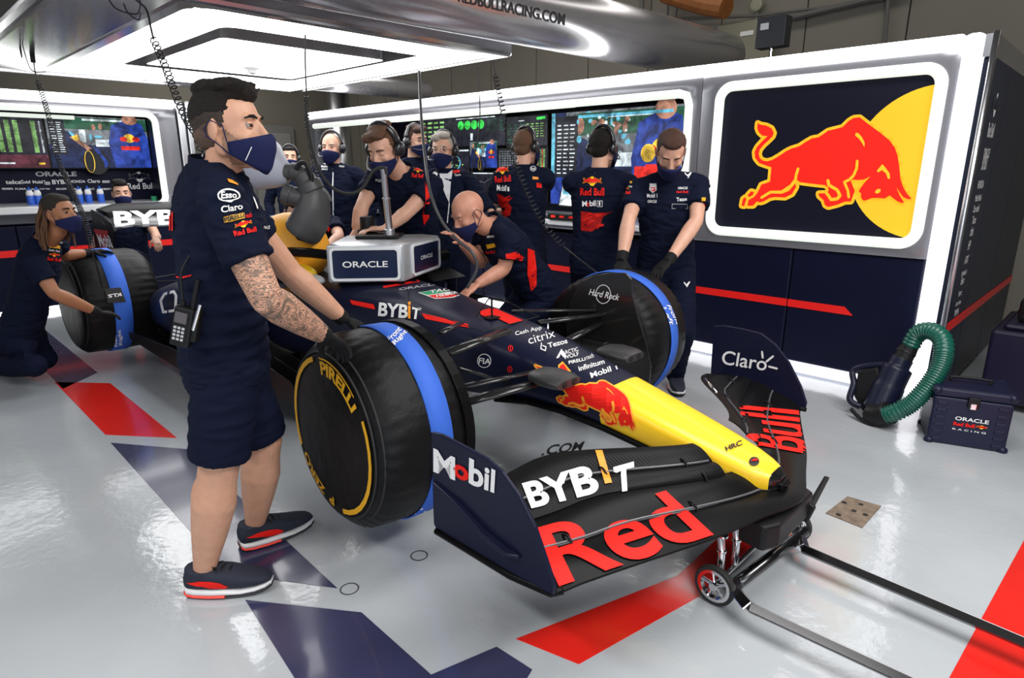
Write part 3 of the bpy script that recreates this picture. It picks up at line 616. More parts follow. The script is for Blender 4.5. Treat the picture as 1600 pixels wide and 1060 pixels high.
# ------------------------------------------------------------ overhead light canopy
ZC = 2.40; CX0, CX1, CY0, CY1 = -7.5, -4.05, 1.55, 3.86
CP = thing('light_canopy', 'overhead canopy with glowing white rectangular ring and silver surround', 'ceiling light', ((CX0+CX1)/2, (CY0+CY1)/2, ZC))
fz = lambda a, b, c: V((a, b, ZC+c))
SIL = mat('polished_silver_sheet', (.50, .49, .50), .16, metal=.8)
ringplate(MB(), (CX0-.14, CX1+.14, CY0-.14, CY1+.14), (CX0, CX1, CY0, CY1, .12), fz, .25).build('outer_shell', SIL, CP, bevel=.03)
IN = (-6.78, -4.42, 1.86, 3.50, .10); PN_ = (-6.55, -4.86, 2.02, 3.40, .06)
ringplate(MB(), (CX0, CX1, CY0, CY1), IN, fz, .02).build('light_ring', LEDM, CP)
mb = MB(); a = rrect(*IN); mb.loft([[fz(x, y, 0) for x, y in a], [fz(x, y, .19) for x, y in a]], cap=False).build('inner_reveal', SIL, CP)
sh = poly2d(a); MB().add([fz(x, y, .19) for x, y in sh[0]], sh[1]).build('recess_plate', SIL, CP)
b = rrect(*PN_); MB().loft([[fz(x, y, .01) for x, y in b], [fz(x, y, .19) for x, y in b]], cap=False).build('centre_box', SIL, CP)
sh = poly2d(b); MB().add([fz(x, y, .01) for x, y in sh[0]], sh[1]).build('centre_panel', LEDM, CP)
MB().bb((CX0-.1, CY0-.1, ZC+.2), (CX1+.1, CY1+.1, ZC+.26)).build('back_plate', BLK, CP)
p = onz(393, 103, ZC); MB().lathe((p.x, p.y, ZC+.009), (0, 0, -1), [(0, .07), (.03, .07), (.04, .04), (.07, .035), (.08, .01)], 24).build('smoke_detector', WHITE, CP, smooth=True)
# silver beams and ducts around it
def duct(lbl, pts, r, flat=1, n=28, m=TUBEM, name='silver_duct', up=(0, 0, 1), group=None, endr=True):
    P = [V(p) for p in pts]; d0 = (P[0]-P[1]).normalized(); d1 = (P[-1]-P[-2]).normalized()
    pp = [P[0]+d0*r*.25]+P+[P[-1]+d1*r*.2, P[-1]+d1*r*.28]; rr = [r*.8]+[r]*len(P)+[r*.9, r*.7]
    return one(name, MB().tube(pp, rr, n, flat, up), m, lbl, 'duct', group, smooth=True, auto=50)
D1 = duct('big silver overhead duct lettered with a web address', [(-3.58, -1.5, 2.64), (-3.58, 2, 2.64), (-3.56, 5, 2.66), (-3.54, 6.9, 2.68)], .235)
D2 = duct('short silver overhead duct beyond the light canopy', [(-7.75, 3.2, 2.60), (-7.75, 6.1, 2.60)], .13)
D3 = duct('silver overhead duct at the left beyond the mirrored beam', [(-8.3, -2.0, 2.62), (-8.3, 3.4, 2.62)], .18)
mb = MB(); R_ = []
for x in (-7.95, -3.9):
    R_.append([V((x, 1.50, 2.40)), V((x, .98, 2.46)), V((x, .93, 2.52)), V((x, .93, 2.78)), V((x, 1.05, 2.84)), V((x, 1.50, 2.84))])
one('silver_beam', mb.loft(R_), SIL, 'mirror-finished silver beam along the left edge of the canopy', 'beam', bevel=.02)
W = D1
stamp('lettering', D1, D1, DARK, text2d('REDBULLRACING.COM', .015), [(716, 3), (882, 40), (883, 22), (716, -16)], 6, .004, None, .5)
stamp('lettering', D1, D1, DARK, text2d('.CO', .015), [(652, -10), (694, -1), (694, -18), (652, -28)], 3, .004, None, .5)
# dark fan box on a stalk, seen over the partition
p = onY(1207, 55, YW+.9); t = thing('speaker_box', 'dark grey square box on a short stalk above the partition', 'electronics', (p.x, YW+.9, 2.28))
a = onY(1187, 30, YW+.9); b = onY(1228, 72, YW+.9)
MB().bb((a.x, YW+.85, b.z), (b.x, YW+.98, a.z)).build('housing', mat('dark_grey_box', (.02, .022, .028), .5), t, bevel=.008)
MB().tube([(p.x, YW+.9, 2.26), (p.x, YW+.9, b.z)], .012).build('stalk', CHROME, t)
MB().bb((a.x+.04, YW+.84, a.z-.10), (a.x+.11, YW+.85, a.z-.05)).build('display', GREY, t)
# ------------------------------------------------------------ hanging cords
CORD = mat('black_cord', (.014, .014, .015), .45)
def smoothpath(P, n=8):
    P = [V(p) for p in P]; Q_ = []
    for i in range(len(P)-1):
        a = P[max(i-1, 0)]; b = P[i]; c = P[i+1]; d = P[min(i+2, len(P)-1)]
        for k in range(n):
            t = k/n; Q_.append(.5*((2*b)+(c-a)*t+(2*a-5*b+4*c-d)*t*t+(3*b-a-3*c+d)*t**3))
    return Q_+[P[-1]]
def coil(mb, P, R, r, pitch, n=5):
    P = smoothpath(P, 12); L = 0; pts = []; ph = 0; last = P[0]
    for i in range(len(P)-1):
        a, b = P[i], P[i+1]; seg = (b-a).length; t = (b-a).normalized(); u = t.orthogonal().normalized() if i == 0 else (u-t*u.dot(t)).normalized(); w = t.cross(u)
        st = max(2, int(seg/pitch*9))
        for k in range(st): pts.append(a+(b-a)*(k/st)+(u*cos(ph)+w*sin(ph))*R); ph += 2*pi*seg/pitch/st
    return mb.tube(pts, r, n)
def cord(label, coilpts, lead, tail, R=.016, pitch=.026, r=.0035, extra=None):
    mb = MB(); coil(mb, coilpts, R, r, pitch)
    if lead: mb.tube(smoothpath(lead), .005, 6)
    if tail: mb.tube(smoothpath(tail), .005, 6)
    if extra: extra(mb)
    return one('coiled_cord', mb, CORD, label, 'cord', smooth=True)
yc = 4.7
cord('black coiled cord hanging at far left over the kneeling man', [at(60, 128, 5.6), at(75, 178, 5.4), at(92, 250, 5.2), at(105, 282, 5.0), at(133, 345, 4.55), at(144, 392, 4.3)], [at(52, 78, 5.6), at(54, 108, 5.6), at(60, 128, 5.6)], [at(144, 392, 4.3), at(152, 420, 4.35), at(160, 450, 4.5)], .017, .03, extra=lambda mb: mb.tube([at(50, 82, 5.6), at(52, 98, 5.6)], .018, 10).tube(smoothpath([at(25, 45, 5.5), at(34, 90, 5.4), at(32, 60, 5.3), at(48, 108, 5.3), at(72, 112, 5.3)]), .004, 6))
cord('black coiled cord hanging behind the head of the standing man', [at(240, 62, 3.4), at(256, 98, 3.3), at(268, 130, 3.2), at(288, 180, 3.1), at(312, 225, 3.0), at(316, 300, 3.0)], [at(205, -5, 3.6), at(228, 14, 3.5), at(236, 45, 3.4), at(240, 62, 3.4)], None, .017, .034, extra=lambda mb: mb.tube(smoothpath([at(168, -4, 3.6), at(182, 14, 3.6), at(212, 22, 3.6), at(219, 10, 3.6), at(217, -5, 3.6)]), .004, 6).tube(smoothpath([at(193, 5, 3.6), at(200, 20, 3.6), at(216, 31, 3.6), at(220, 20, 3.6)]), .004, 6))
cord('black coiled cord right of the standing man hanging down to the fan', [at(479, 150, 4.1), at(480, 190, 4.0), at(488, 240, 3.95), at(500, 300, 3.9), at(505, 335, 3.9)], [at(477, 55, 4.2), at(477, 100, 4.1), at(479, 150, 4.1)], None, .013, .022)
cord('black coiled cord reaching down to the far front tyre cover', [at(774, 118, 4.4), at(784, 165, 4.3), at(800, 235, 4.2), at(824, 300, 4.1), at(850, 350, 4.0), at(880, 385, 3.9)], [at(771, 95, 4.4), at(774, 118, 4.4)], [at(880, 385, 3.9), at(905, 405, 3.85), at(932, 426, 3.75)], .017, .03)
one('cable', MB().tube(smoothpath([at(477, 165, 3.9), at(484, 215, 3.8), at(497, 262, 3.7), at(520, 294, 3.65), at(548, 303, 3.6), at(568, 292, 3.6), at(583, 268, 3.6), at(600, 262, 3.6), at(604, 272, 3.6)]), .009, 8), RUB, 'black cable looping from the cord to top of the silver post', 'cable', smooth=True)
one('cable', MB().tube(smoothpath([at(655, 112, 4.6), at(658, 180, 4.3), at(664, 245, 4.1), at(672, 300, 3.8), at(690, 345, 3.7), at(715, 375, 3.65), at(738, 395, 3.6), at(745, 420, 3.6), at(730, 450, 3.6)]), .0095, 8), mat('grey_cable', (.06, .06, .065), .35), 'thick grey cable hanging down into the hand of the bald man', 'cable', smooth=True)
one('cable', MB().tube(smoothpath([at(746, 105, 4.8), at(750, 170, 4.8), at(747, 215, 4.8), at(738, 260, 4.8), at(736, 295, 4.8)]), .004, 6), CORD, 'thin black wire hanging beside the thick grey cable', 'cable', smooth=True)
# ============================================================ THE CAR (built in its own frame: X forward, Y to its left, Z up)
CARM = Matrix.Translation((-2.079, 2.138, .221)) @ Matrix.Rotation(radians(1.66), 4, 'Z'); CARI = CARM.inverted()
CAR = thing('race_car', 'matte navy open-wheel racing car with yellow nose, raised on stands', 'car', (-2.079, 2.138, .221), radians(1.66))
def carY(px, py, Y):
    o = CARI @ CAMP; d = CARI.to_3x3() @ ray(px, py); t = (Y-o.y)/d.y; return o+d*t
def carX(px, py, X):
    o = CARI @ CAMP; d = CARI.to_3x3() @ ray(px, py); t = (X-o.x)/d.x; return o+d*t
def cb(mb, name, m, parent=CAR, **k): return mb.xf(CARM).build(name, m, parent, **k)
def ser(X, w, zt, zb, e=3.6, n=36, yc=0, et=None):
    R = []
    for k in range(n):
        a = 2*pi*k/n; c, s = cos(a), sin(a); ee = e
        y = abs(c)**(2/ee)*(1 if c > 0 else -1)*w; z = abs(s)**(2/ee)*(1 if s > 0 else -1)
        R.append(V((X, yc+y, (zt+zb)/2+z*(zt-zb)/2)))
    return R
ST = [(-1.95, .34, .66, .10), (-1.6, .36, .665, .10), (-1.25, .34, .665, .12), (-.9, .30, .655, .14), (-.6, .27, .630, .16), (-.38, .25, .600, .18), (-.1, .23, .568, .21), (.06, .212, .545, .23), (.24, .19, .510, .26), (.42, .175, .468, .262), (.64, .158, .412, .235), (.80, .147, .372, .21), (.92, .138, .342, .19), (1.02, .130, .316, .175), (1.12, .118, .290, .16), (1.2, .104, .268, .15), (1.26, .085, .248, .148), (1.30, .06, .232, .155), (1.325, .028, .215, .17)]
SPL = .625
mb = MB(); A_ = [s for s in ST if s[0] < SPL]
def stat(x):
    for a, b in zip(ST[:-1], ST[1:]):
        if a[0] <= x <= b[0]: t = (x-a[0])/(b[0]-a[0]); return [x]+[a[i]*(1-t)+b[i]*t for i in (1, 2, 3)]
mid = stat(SPL)
CHS = cb(MB().loft([ser(*s) for s in A_]+[ser(*mid)]), 'chassis', BODY, smooth=True, auto=50)
mid2 = stat(1.297)
NOSE = cb(MB().loft([ser(*mid)]+[ser(*s) for s in ST if SPL < s[0] < 1.297]+[ser(*mid2)]), 'nose_cone', YELP, smooth=True, auto=50)
cb(MB().loft([ser(*mid2)]+[ser(*s) for s in ST if s[0] > 1.297]), 'nose_tip', mat('gloss_black_tip', (.008, .008, .009), .15, coat=.5), smooth=True, auto=50)
# black underside shell of the nose and tip
ST2 = [(x, w+.003, zb+(zt-zb)*(.34 if x > 1.0 else .22 if x > .5 else .12), zb-.008) for x, w, zt, zb in [q for q in ST if q[0] > -.05]]
NU = cb(MB().loft([ser(*s, e=3.2) for s in ST2]), 'nose_underside', CARB, smooth=True, auto=50)
cb(MB().box((1.315, .0, .185), (.05, .07, .028)).box((1.342, 0, .19), (.012, .05, .012)), 'nose_tip_intake', CARB, bevel=.006)
cb(MB().tube([V((-.52, -.27, .635)), V((-.30, -.235, .60)), V((-.02, -.205, .562))], .0022, 5).tube([V((-.02, -.205, .562)), V((-.02, .2, .565))], .0022, 5).tube([V((-.52, .27, .635)), V((-.02, .205, .562))], .0022, 5), 'hatch_seam', DARK)
# sidepods, floor, engine cover
def podring(X, y0, y1, zt, zb, s):
    return [p for p in ser(X, (y1-y0)/2, zt, zb, 3, 24, s*(y0+y1)/2)]
for s in (-1, 1):
    cb(MB().loft([podring(-1.86, .33, .66, .60, .30, s), podring(-1.95, .32, .70, .62, .22, s), podring(-2.5, .25, .74, .58, .12, s), podring(-3.1, .2, .66, .44, .1, s), podring(-3.7, .1, .4, .3, .1, s)]), 'sidepod', BODY, smooth=True, auto=60); POD = bpy.data.objects["sidepod"]
    cb(MB().loft([podring(-1.855, .37, .62, .57, .34, s), podring(-1.90, .37, .62, .57, .34, s)]), 'sidepod_intake', DARK)
    P = [(-.80, .30), (-1.1, .62), (-1.5, .74), (-2.4, .80), (-3.2, .78), (-3.25, .55), (-3.9, .5), (-3.9, 0), (-.8, 0)]
    cb(MB().prism([(a, b*s) for a, b in P], lambda x, y, q: V((x, y, q)), .055, .075), 'floor_plate', CARB, bevel=.004)
    cb(MB().prism([(-1.5, .03), (-1.62, .17), (-2.4, .15), (-3.2, .11), (-3.2, .06), (-2.4, .03)], lambda x, z, q: V((x, s*(.79+q), z)), 0, .012), 'floor_edge_wing', CARB, bevel=.003)
    for k in range(4): cb(MB().prism([(-.85, .07), (-1.0, .20), (-1.35, .25), (-1.5, .07)], lambda x, z, q: V((x, s*(.40+.09*k+q), z)), 0, .006), 'floor_fence', CARB)
cb(MB().loft([ser(-1.98, .16, 1.0, .55, 2.4), ser(-2.3, .18, .98, .4, 2.3), ser(-2.9, .16, .86, .3, 2.3), ser(-3.6, .10, .66, .25, 2.3), ser(-4.0, .06, .45, .25, 2.3)]), 'engine_cover', BODY, smooth=True)
cb(MB().prism([(-2.5, .9), (-3.0, .92), (-3.8, .82), (-3.8, .5), (-2.5, .6)], lambda x, z, q: V((x, q, z)), -.006, .006), 'engine_fin', BODY)
cb(MB().ell((-2.0, -.24, .64), (.16, .07, .10)).ell((-2.0, .24, .64), (.16, .07, .10)), 'cockpit_padding', BLK, smooth=True)
hp = [(-.98, 0, .76), (-1.08, -.16, .80), (-1.3, -.29, .82), (-1.62, -.35, .81), (-1.95, -.37, .77), (-2.1, -.36, .70)]
for s in (-1, 1): HALO = cb(MB().tube(smoothpath([V((a, b*s, c)) for a, b, c in hp]), .028, 12), 'halo_side', CARB, smooth=True); HALO0 = HALO if s < 0 else HALO0
cb(MB().tube([V((-.98, 0, .76)), V((-.86, 0, .63))], .02, 10, .6), 'halo_pillar', CARB)
stamp('marking', POD, CAR, WHITE, stroke2d([(252, 470), (258, 460), (272, 456), (276, 462), (275, 485), (256, 488)], 2, True), None, 3, .004, None, .5)
cb(MB().ell(carY(470, 424, -.30), (.17, .05, .045)), 'cockpit_side_panel', YELP, smooth=True); cb(MB().ell(carY(488, 436, -.31), (.13, .04, .03)), 'cockpit_side_pad', mat('panel_white', (.6, .6, .62), .4), smooth=True)
cb(MB().tube([carY(452, 405, -.36), carY(468, 425, -.37), carY(478, 446, -.36)], .018, 8, .5), 'cockpit_side_trim', RED, smooth=True)
# rear wing
RW = cb(MB().loft([[V((-4.12+.0, y, .90-.03*abs(y)**3)), V((-4.16, y, .955-.1*max(0, abs(y)-.38))), V((-4.30, y, .985-.2*max(0, abs(y)-.40))), V((-4.46, y, .995-.3*max(0, abs(y)-.42))), V((-4.46, y, .98-.3*max(0, abs(y)-.42))), V((-4.30, y, .945-.1*max(0, abs(y)-.4))), V((-4.16, y, .885-.03*abs(y)**3))] for y in [-.56+.07*k for k in range(17)]]), 'rear_wing_flap', CARB, smooth=True, auto=40, bevel=.004)
RW2 = cb(MB().loft([[V((-3.92, y, .84+dz)), V((-3.98, y, .885+dz)), V((-4.10, y, .90+dz)), V((-4.20, y, .935+dz)), V((-4.20, y, .92+dz)), V((-4.08, y, .85+dz)), V((-3.97, y, .82+dz))] for y, dz in [(-.60, -.06), (-.56, -.02), (-.48, 0), (-.2, -.01), (0, -.015), (.2, -.01), (.48, 0), (.56, -.02), (.6, -.06)]]), 'rear_wing_plane', mat('grey_carbon', (.055, .055, .06), .3, coat=.3), smooth=True, auto=40)
for s in (-1, 1):
    cb(MB().prism([(-3.90, .80), (-3.95, .86), (-4.2, .92), (-4.48, .95), (-4.48, .6), (-4.40, .25), (-4.15, .25), (-4.0, .55)], lambda x, z, q: V((x, s*(.585+.05*(.9-z)+q), z)), 0, .012), 'rear_wing_endplate', CARB, bevel=.004); REP = bpy.data.objects[sorted(o.name for o in CAR.children if o.name.startswith('rear_wing_endplate'))[0]]
cb(MB().tube([V((-4.05, 0, .88)), V((-3.95, 0, .4))], .02, 8), 'rear_wing_pylon', CARB)
stamp('stripe', REP, CAR, mat('endplate_red', (.45, .015, .02), .4), poly2d([(147, 358), (172, 361), (192, 390), (162, 392)]), None, 2, .004, None, .5); stamp('lettering', REP, CAR, WHITE, text2d('Mobil 1', .02), [(158, 386), (186, 388), (176, 368), (152, 366)], 2, .006, None, .5)
# rear suspension arms
for s in (-1, 1):
    mbs = [((-3.2, .16, .42), (-3.58, .62, .42)), ((-3.75, .14, .42), (-3.62, .62, .42)), ((-3.1, .2, .22), (-3.58, .62, .20)), ((-3.8, .14, .22), (-3.62, .62, .2)), ((-2.95, .18, .36), (-3.5, .62, .3))]
    for a, b in mbs: cb(MB().tube([V((a[0], a[1]*s, a[2])), V((b[0], b[1]*s, b[2]))], .013, 8, .5), 'rear_suspension_arm', CARB)
# front suspension: wishbones, steering arm, push rod
SCB = mat('satin_carbon', (.016, .016, .017), .25, coat=.4)
for (a, b, r) in ((carY(698, 552, -.60), carY(792, 518, -.20), .030), (carY(690, 520, -.60), carY(720, 505, -.22), .018), (carY(728, 628, -.60), carY(872, 590, -.16), .032), (carY(722, 605, -.60), carY(842, 580, -.18), .020), (carY(716, 575, -.60), carY(800, 600, -.18), .014),
                  (carY(940, 492, .60), carY(842, 504, .20), .024), (carY(940, 505, .60), carY(890, 530, .18), .022), (carY(930, 485, .60), carY(800, 486, .22), .016), (carY(950, 560, .60), carY(905, 545, .18), .020)):
    cb(MB().tube([a, b], r, 14, .45), 'front_suspension_arm', SCB, smooth=True)
# brake drum and wake deflector inside each front wheel
CARBG = mat('gloss_carbon', (.014, .013, .012), .2, coat=.5)
for s in (-1, 1):
    cb(MB().lathe((0, s*.60, .33), (0, s, 0), [(0, .12), (0, .20), (.02, .215), (.12, .22)], 32), 'brake_drum', CARB, smooth=True, auto=40)
    cb(MB().box((.06, s*.585, .34), (.16, .05, .07)), 'brake_duct_inlet', CARBG, bevel=.012)
out = [(908, 440), (925, 432), (950, 427), (975, 427), (985, 437), (988, 460), (1000, 500), (1012, 540), (1018, 575), (1015, 605), (985, 603), (955, 598), (930, 590), (905, 575), (893, 545), (885, 510), (890, 475)]
P = [carY(x, y, .60) for x, y in out]
WD = cb(MB().prism([(p.x, p.z) for p in P], lambda x, z, q: V((x, q+.12*max(0, z-.60), z)), .590, .604), 'wheel_deflector', CARBG, bevel=.004, label='glossy black deflector plate with white lettering inside the far front wheel')
rr = [(.397*cos(a), .305+.397*sin(a)) for a in [radians(125-k*8) for k in range(19)]]
mb = MB(); mb.loft([[V((x, -.700, z)), V((x, -.655, z)), V((x*.97, -.655, z-.012)), V((x*.98, -.700, z-.008))] for k, (x, z) in enumerate(rr)])
cb(mb, 'wheel_deflector', CARB, bevel=.002, label='thin black arched deflector over near front wheel')
# camera pods on the nose, pitot tube, mirrors
for s in (-1, 1):
    cb(MB().loft([ser(.36, .07, .475, .43, 3, 20, s*.245), ser(.42, .085, .482, .425, 3, 20, s*.25), ser(.50, .085, .476, .425, 3, 20, s*.25), ser(.53, .075, .465, .43, 3, 20, s*.25)]), 'camera_pod', mat('pod_dark_grey', (.035, .035, .036), .35), smooth=True, auto=50)
    for y in (.215, .28): cb(MB().lathe((.53, s*y, .448), (1, 0, 0), [(0, .014), (.004, .014), (.005, .009)], 16), 'camera_lens', DARK)
cb(MB().tube([V((-.14, -.02, .58)), V((-.14, -.02, .67))], .005, 8).tube([V((-.02, -.02, .672)), V((-.16, -.02, .672))], .004, 8).tube([V((-.16, -.02, .672)), V((-.21, -.06, .58))], .003, 6).box((-.14, -.02, .578), (.05, .07, .006)), 'pitot_tube', BLK)
for x, y in ((-.62, -.16), (-.44, .02)): cb(MB().tube([V((x, y, .62)), V((x, y, .76 if y > 0 else .67))], .0015, 5), 'aerial_wire', BLK)
for s in (-1, 1):
    cb(MB().box((-1.28, s*.60, .72), (.10, .17, .065)), 'mirror', CARB, bevel=.015); cb(MB().tube([V((-1.3, s*.34, .60)), V((-1.28, s*.56, .70))], .01, 8, .5), 'mirror_stalk', CARB)
    cb(MB().prism([(-1.45, .62), (-1.2, .64), (-1.05, .60), (-1.3, .57)], lambda x, z, q: V((x, s*(.36+q), z)), 0, .3), 'cockpit_winglet', CARB, bevel=.004)
# ---- front wing
def lerp_tab(T_, x):
    for (a, p), (b, q) in zip(T_[:-1], T_[1:]):
        if a <= x <= b: t = (x-a)/(b-a); return p+(q-p)*t
    return T_[-1][1] if x > T_[-1][0] else T_[0][1]
TLE = [(0, 1.405), (.06, 1.395), (.21, 1.342), (.42, 1.277), (.6, 1.203), (.8, 1.122), (.95, 1.065), (1, 1.06)]
TTE = [(0, 1.06), (.18, 1.04), (.27, .975), (.4, .855), (.5, .755), (.6, .685), (.8, .640), (1, .60)]
TZT = [(0, .27), (.2, .295), (.4, .295), (.6, .285), (.8, .245), (.9, .205), (1, .165)]
def sm_tab(T_, x): return (lerp_tab(T_, max(0, x-.05))+lerp_tab(T_, x)+lerp_tab(T_, min(1, x+.05)))/3
def wing(Y, s):
    a = min(1, abs(Y)); xl = sm_tab(TLE, a); xt = sm_tab(TTE, a); zl = .128+.025*(1-a); zt = sm_tab(TZT, a)
    z = zl+(zt-zl)*s**1.3 + .055*sin(pi*s)*max(0, (a-.72)/.28)**1.5 - .012*sin(pi*min(1, s*1.6))*(s < .62)*(1-a)
    return V((xl+(xt-xl)*s, Y, z))
YS = [-.985+1.97*k/64 for k in range(65)]
WG = []
def element(s0, s1, th, dz, name, ymin=0, m=CARB):
    for side in ((-1, 1) if ymin else (0,)):
        ys = [y for y in YS if (side == 0 or y*side >= ymin)]
        rings = []
        for y in ys:
            S = [s0+(s1-s0)*k/8 for k in range(9)]
            top = [wing(y, s)+V((0, 0, dz+.012*sin(pi*(s-s0)/(s1-s0)))) for s in S]
            bot = [p+V((0, 0, -th*(.35+.65*sin(pi*min(1, (k+.6)/9))))) for k, p in enumerate(top)]
            rings.append(top+bot[::-1])
        WG.append(cb(MB().loft(rings), name, m, smooth=True, auto=45, bevel=0))
RIB = mat('ribbed_carbon', (.006, .006, .0065), .4, spec=.12)
_nt = RIB.node_tree; _w = _nt.nodes.new('ShaderNodeTexWave'); _w.bands_direction = 'Y'; _w.inputs['Scale'].default_value = 30; _c = _nt.nodes.new('ShaderNodeTexCoord'); _b = _nt.nodes.new('ShaderNodeBump'); _b.inputs['Strength'].default_value = .18; _b.inputs['Distance'].default_value = .003
_nt.links.new(_c.outputs['Object'], _w.inputs['Vector']); _nt.links.new(_w.outputs['Fac'], _b.inputs['Height']); _nt.links.new(_b.outputs[0], _nt.nodes['Principled BSDF'].inputs['Normal'])
element(0, .325, .016, 0, 'main_plane'); element(.335, .61, .010, .004, 'wing_flap', .06); element(.575, .76, .008, .014, 'wing_flap', .13, RIB); element(.745, 1.0, .007, .020, 'wing_flap', .15, RIB)
# pale slot edges between the elements and the adjuster brackets
SLOT = mat('slot_grey', (.09, .09, .10), .35)
for s0, dz, y0 in ((.33, .006, .08), (.752, .022, .17)):
    for sd in (-1, 1):
        cb(MB().tube([wing(sd*(y0+(.975-y0)*k/20), s0)+V((0, 0, dz)) for k in range(21)], .0045, 6), 'slot_edge', SLOT)
for sd in (-1, 1):
    for y, s0, dz in ((.36, .34, .014), (.80, .34, .014), (.50, .755, .028), (.84, .755, .028), (.24, .59, .02), (.26, .76, .03)):
        a = wing(sd*y, s0-.05)+V((0, 0, dz-.014)); b = wing(sd*y, s0)+V((0, 0, dz+.006)); c = wing(sd*y, s0+.05)+V((0, 0, dz-.006))
        cb(MB().tube(smoothpath([a, b, c]), .0042, 7), 'wing_bracket', BLK, smooth=True)
# endplates
def endplate(px, Y, s, name='wing_endplate'):
    P = px
    def fr(x, z, q): return V((x, Y+s*(q+.02*max(0, .35-z)**1*0), z))
    return cb(MB().prism(P, fr, 0, .014), name, BODY, bevel=.005)
EPo = [(.548, .478), (.60, .485), (.70, .478), (.80, .470), (.865, .448), (.935, .395), (.993, .32), (1.035, .235), (1.068, .165), (1.065, .135), (1.02, .125), (.90, .122), (.80, .128), (.70, .120), (.56, .128), (.545, .145)]
EPR = endplate(EPo, -1.0, 1); EPL = endplate([(.56, .470), (.62, .482), (.72, .483), (.82, .475), (.90, .43), (.98, .35), (1.05, .24), (1.085, .16), (1.08, .12), (.9, .115), (.7, .12), (.57, .125)], .995, -1)
cb(MB().loft([[V((x, -1.0-.0*i, z)), V((x, -1.0-w, z-.005)), V((x, -1.0-w, z-.018)), V((x, -1.0, z-.018))] for i, (x, z, w) in enumerate([(.56, .315, .012), (.68, .285, .02), (.80, .235, .026), (.90, .212, .028), (.94, .212, .01)])]), 'endplate_strake', BODY, bevel=.005)
cb(MB().tube([V((.56, -1.0, .125)), V((.9, -1.0, .118)), V((1.05, -.99, .128)), V((1.075, -.97, .14))], .012, 8), 'endplate_footplate', CARB, smooth=True)
cb(MB().tube([V((.56, .995, .125)), V((.9, .995, .115)), V((1.085, .98, .125))], .012, 8), 'endplate_footplate', CARB, smooth=True)
for sd in (1,): cb(MB().tube([V((.62, .90, .205)), V((.65, .80, .255)), V((.70, .62, .295)), V((.86, .42, .31))], .007, 8), 'flap_edge_bead', CHROME, smooth=True)
# ---- prints on the car
EPRb = [EPR]
stamp('lettering', EPR, CAR, WHITE, text2d('M', .03), [(678, 737), (712, 751), (712, 715), (678, 700)], 7)
stamp('lettering', EPR, CAR, RED, text2d('o', .04), [(709, 744), (733, 755), (733, 733), (709, 722)], 4)
stamp('lettering', EPR, CAR, WHITE, text2d('bil', .03), [(733, 756), (773, 771), (775, 735), (734, 715)], 7)
txt(EPL, CAR, 'Claro', 1127, 569, 1197, 580, 22, h2=22, bold=.01, cuts=2)
stamp('lettering', EPL, CAR, WHITE, join2d(stroke2d([(1192, 559), (1191, 550)], 1.6), stroke2d([(1198, 565), (1208, 557)], 1.6), stroke2d([(1202, 573), (1214, 576)], 1.6)))
ALLW = WG
stamp('lettering', ALLW, CAR, RED, text2d('Red', .022), [(873, 919), (1116, 838), (1040, 768), (834, 828)], 22, .004)
stamp('lettering', ALLW, CAR, RED, text2d('Bull', .022), [(1268, 712), (1263, 644), (1154, 634), (1168, 694)], 16, .004)
stamp('lettering', ALLW, CAR, WHITE, text2d('BYB', .035), [(830, 796), (938, 770), (925, 725), (815, 757)], 14, .004)
stamp('lettering', ALLW, CAR, WHITE, text2d('T', .035), [(960, 770), (992, 764), (990, 722), (958, 731)], 8, .004)
stamp('lettering', ALLW, CAR, ORNG, poly2d([(930, 705), (941, 705), (956, 755), (945, 757)]), None, 6, .004)
# on the chassis side and top
txt(CHS, CAR, 'BYB', 591, 494, 637, 498, 21, bold=.03, h2=21); txt(CHS, CAR, 'T', 642, 498, 656, 500, 18, bold=.03)
stamp('lettering', CHS, CAR, ORNG, poly2d([(638, 473), (642, 472), (642, 499), (638, 498)]), None, 6, .004, None, .4)
stamp('stripe', CHS, CAR, RED, poly2d([(547, 469), (584, 476), (587, 484), (550, 476)]), None, 4)
stamp('stripe', CHS, CAR, RED, poly2d([(659, 490), (731, 507), (733, 513), (665, 499)]), None, 4)
stamp('race_number', CHS, CAR, RED, poly2d([(750, 487), (766, 483), (776, 484), (817, 502), (797, 508), (768, 494), (757, 496), (751, 493)]), None, 8, .004)
for s, a, b, h, bo in (('Cash App', (806, 527), (847, 517), 8, .01), ('citrix', (827, 539), (868, 527), 12, 0), ('Tezos', (857, 545), (887, 537), 8, .02), ('infinitum', (905, 581), (945, 569), 8, .02), ('Mobil 1', (924, 592), (965, 578), 9, .02), ('PIRELLI', (889, 570), (915, 564), 5, .02), ('rauch', (917, 563), (928, 559), 7, .0)):
    txt([CHS, NOSE], CAR, s, a[0], a[1], b[0], b[1], h, bold=bo, cuts=3)
txt(CHS, CAR, 'ARCTIC', 879, 556, 904, 549, 6, bold=.01); txt(CHS, CAR, 'WOLF', 881, 563, 905, 556, 6, bold=.01)
stamp('logo_print', CHS, CAR, WHITE, join2d(poly2d([(869, 561), (877, 546), (885, 558), (880, 559), (876, 554), (873, 560)])))
stamp('logo_print', CHS, CAR, WHITE, stroke2d([(846, 537), (845, 546), (852, 549), (853, 543), (848, 541)], .8))
SHL = poly2d([(653, 458), (702, 450), (728, 459), (708, 466), (680, 468)]); stamp('logo_print', CHS, CAR, WHITE, SHL, None, 3, .0025)
stamp('logo_print', CHS, CAR, GREEN, poly2d([(656, 458), (702, 451), (714, 455), (668, 462)]), None, 2, .0035); stamp('logo_print', CHS, CAR, RED, poly2d([(669, 463), (714, 456), (724, 459), (706, 465), (680, 467)]), None, 2, .0035)
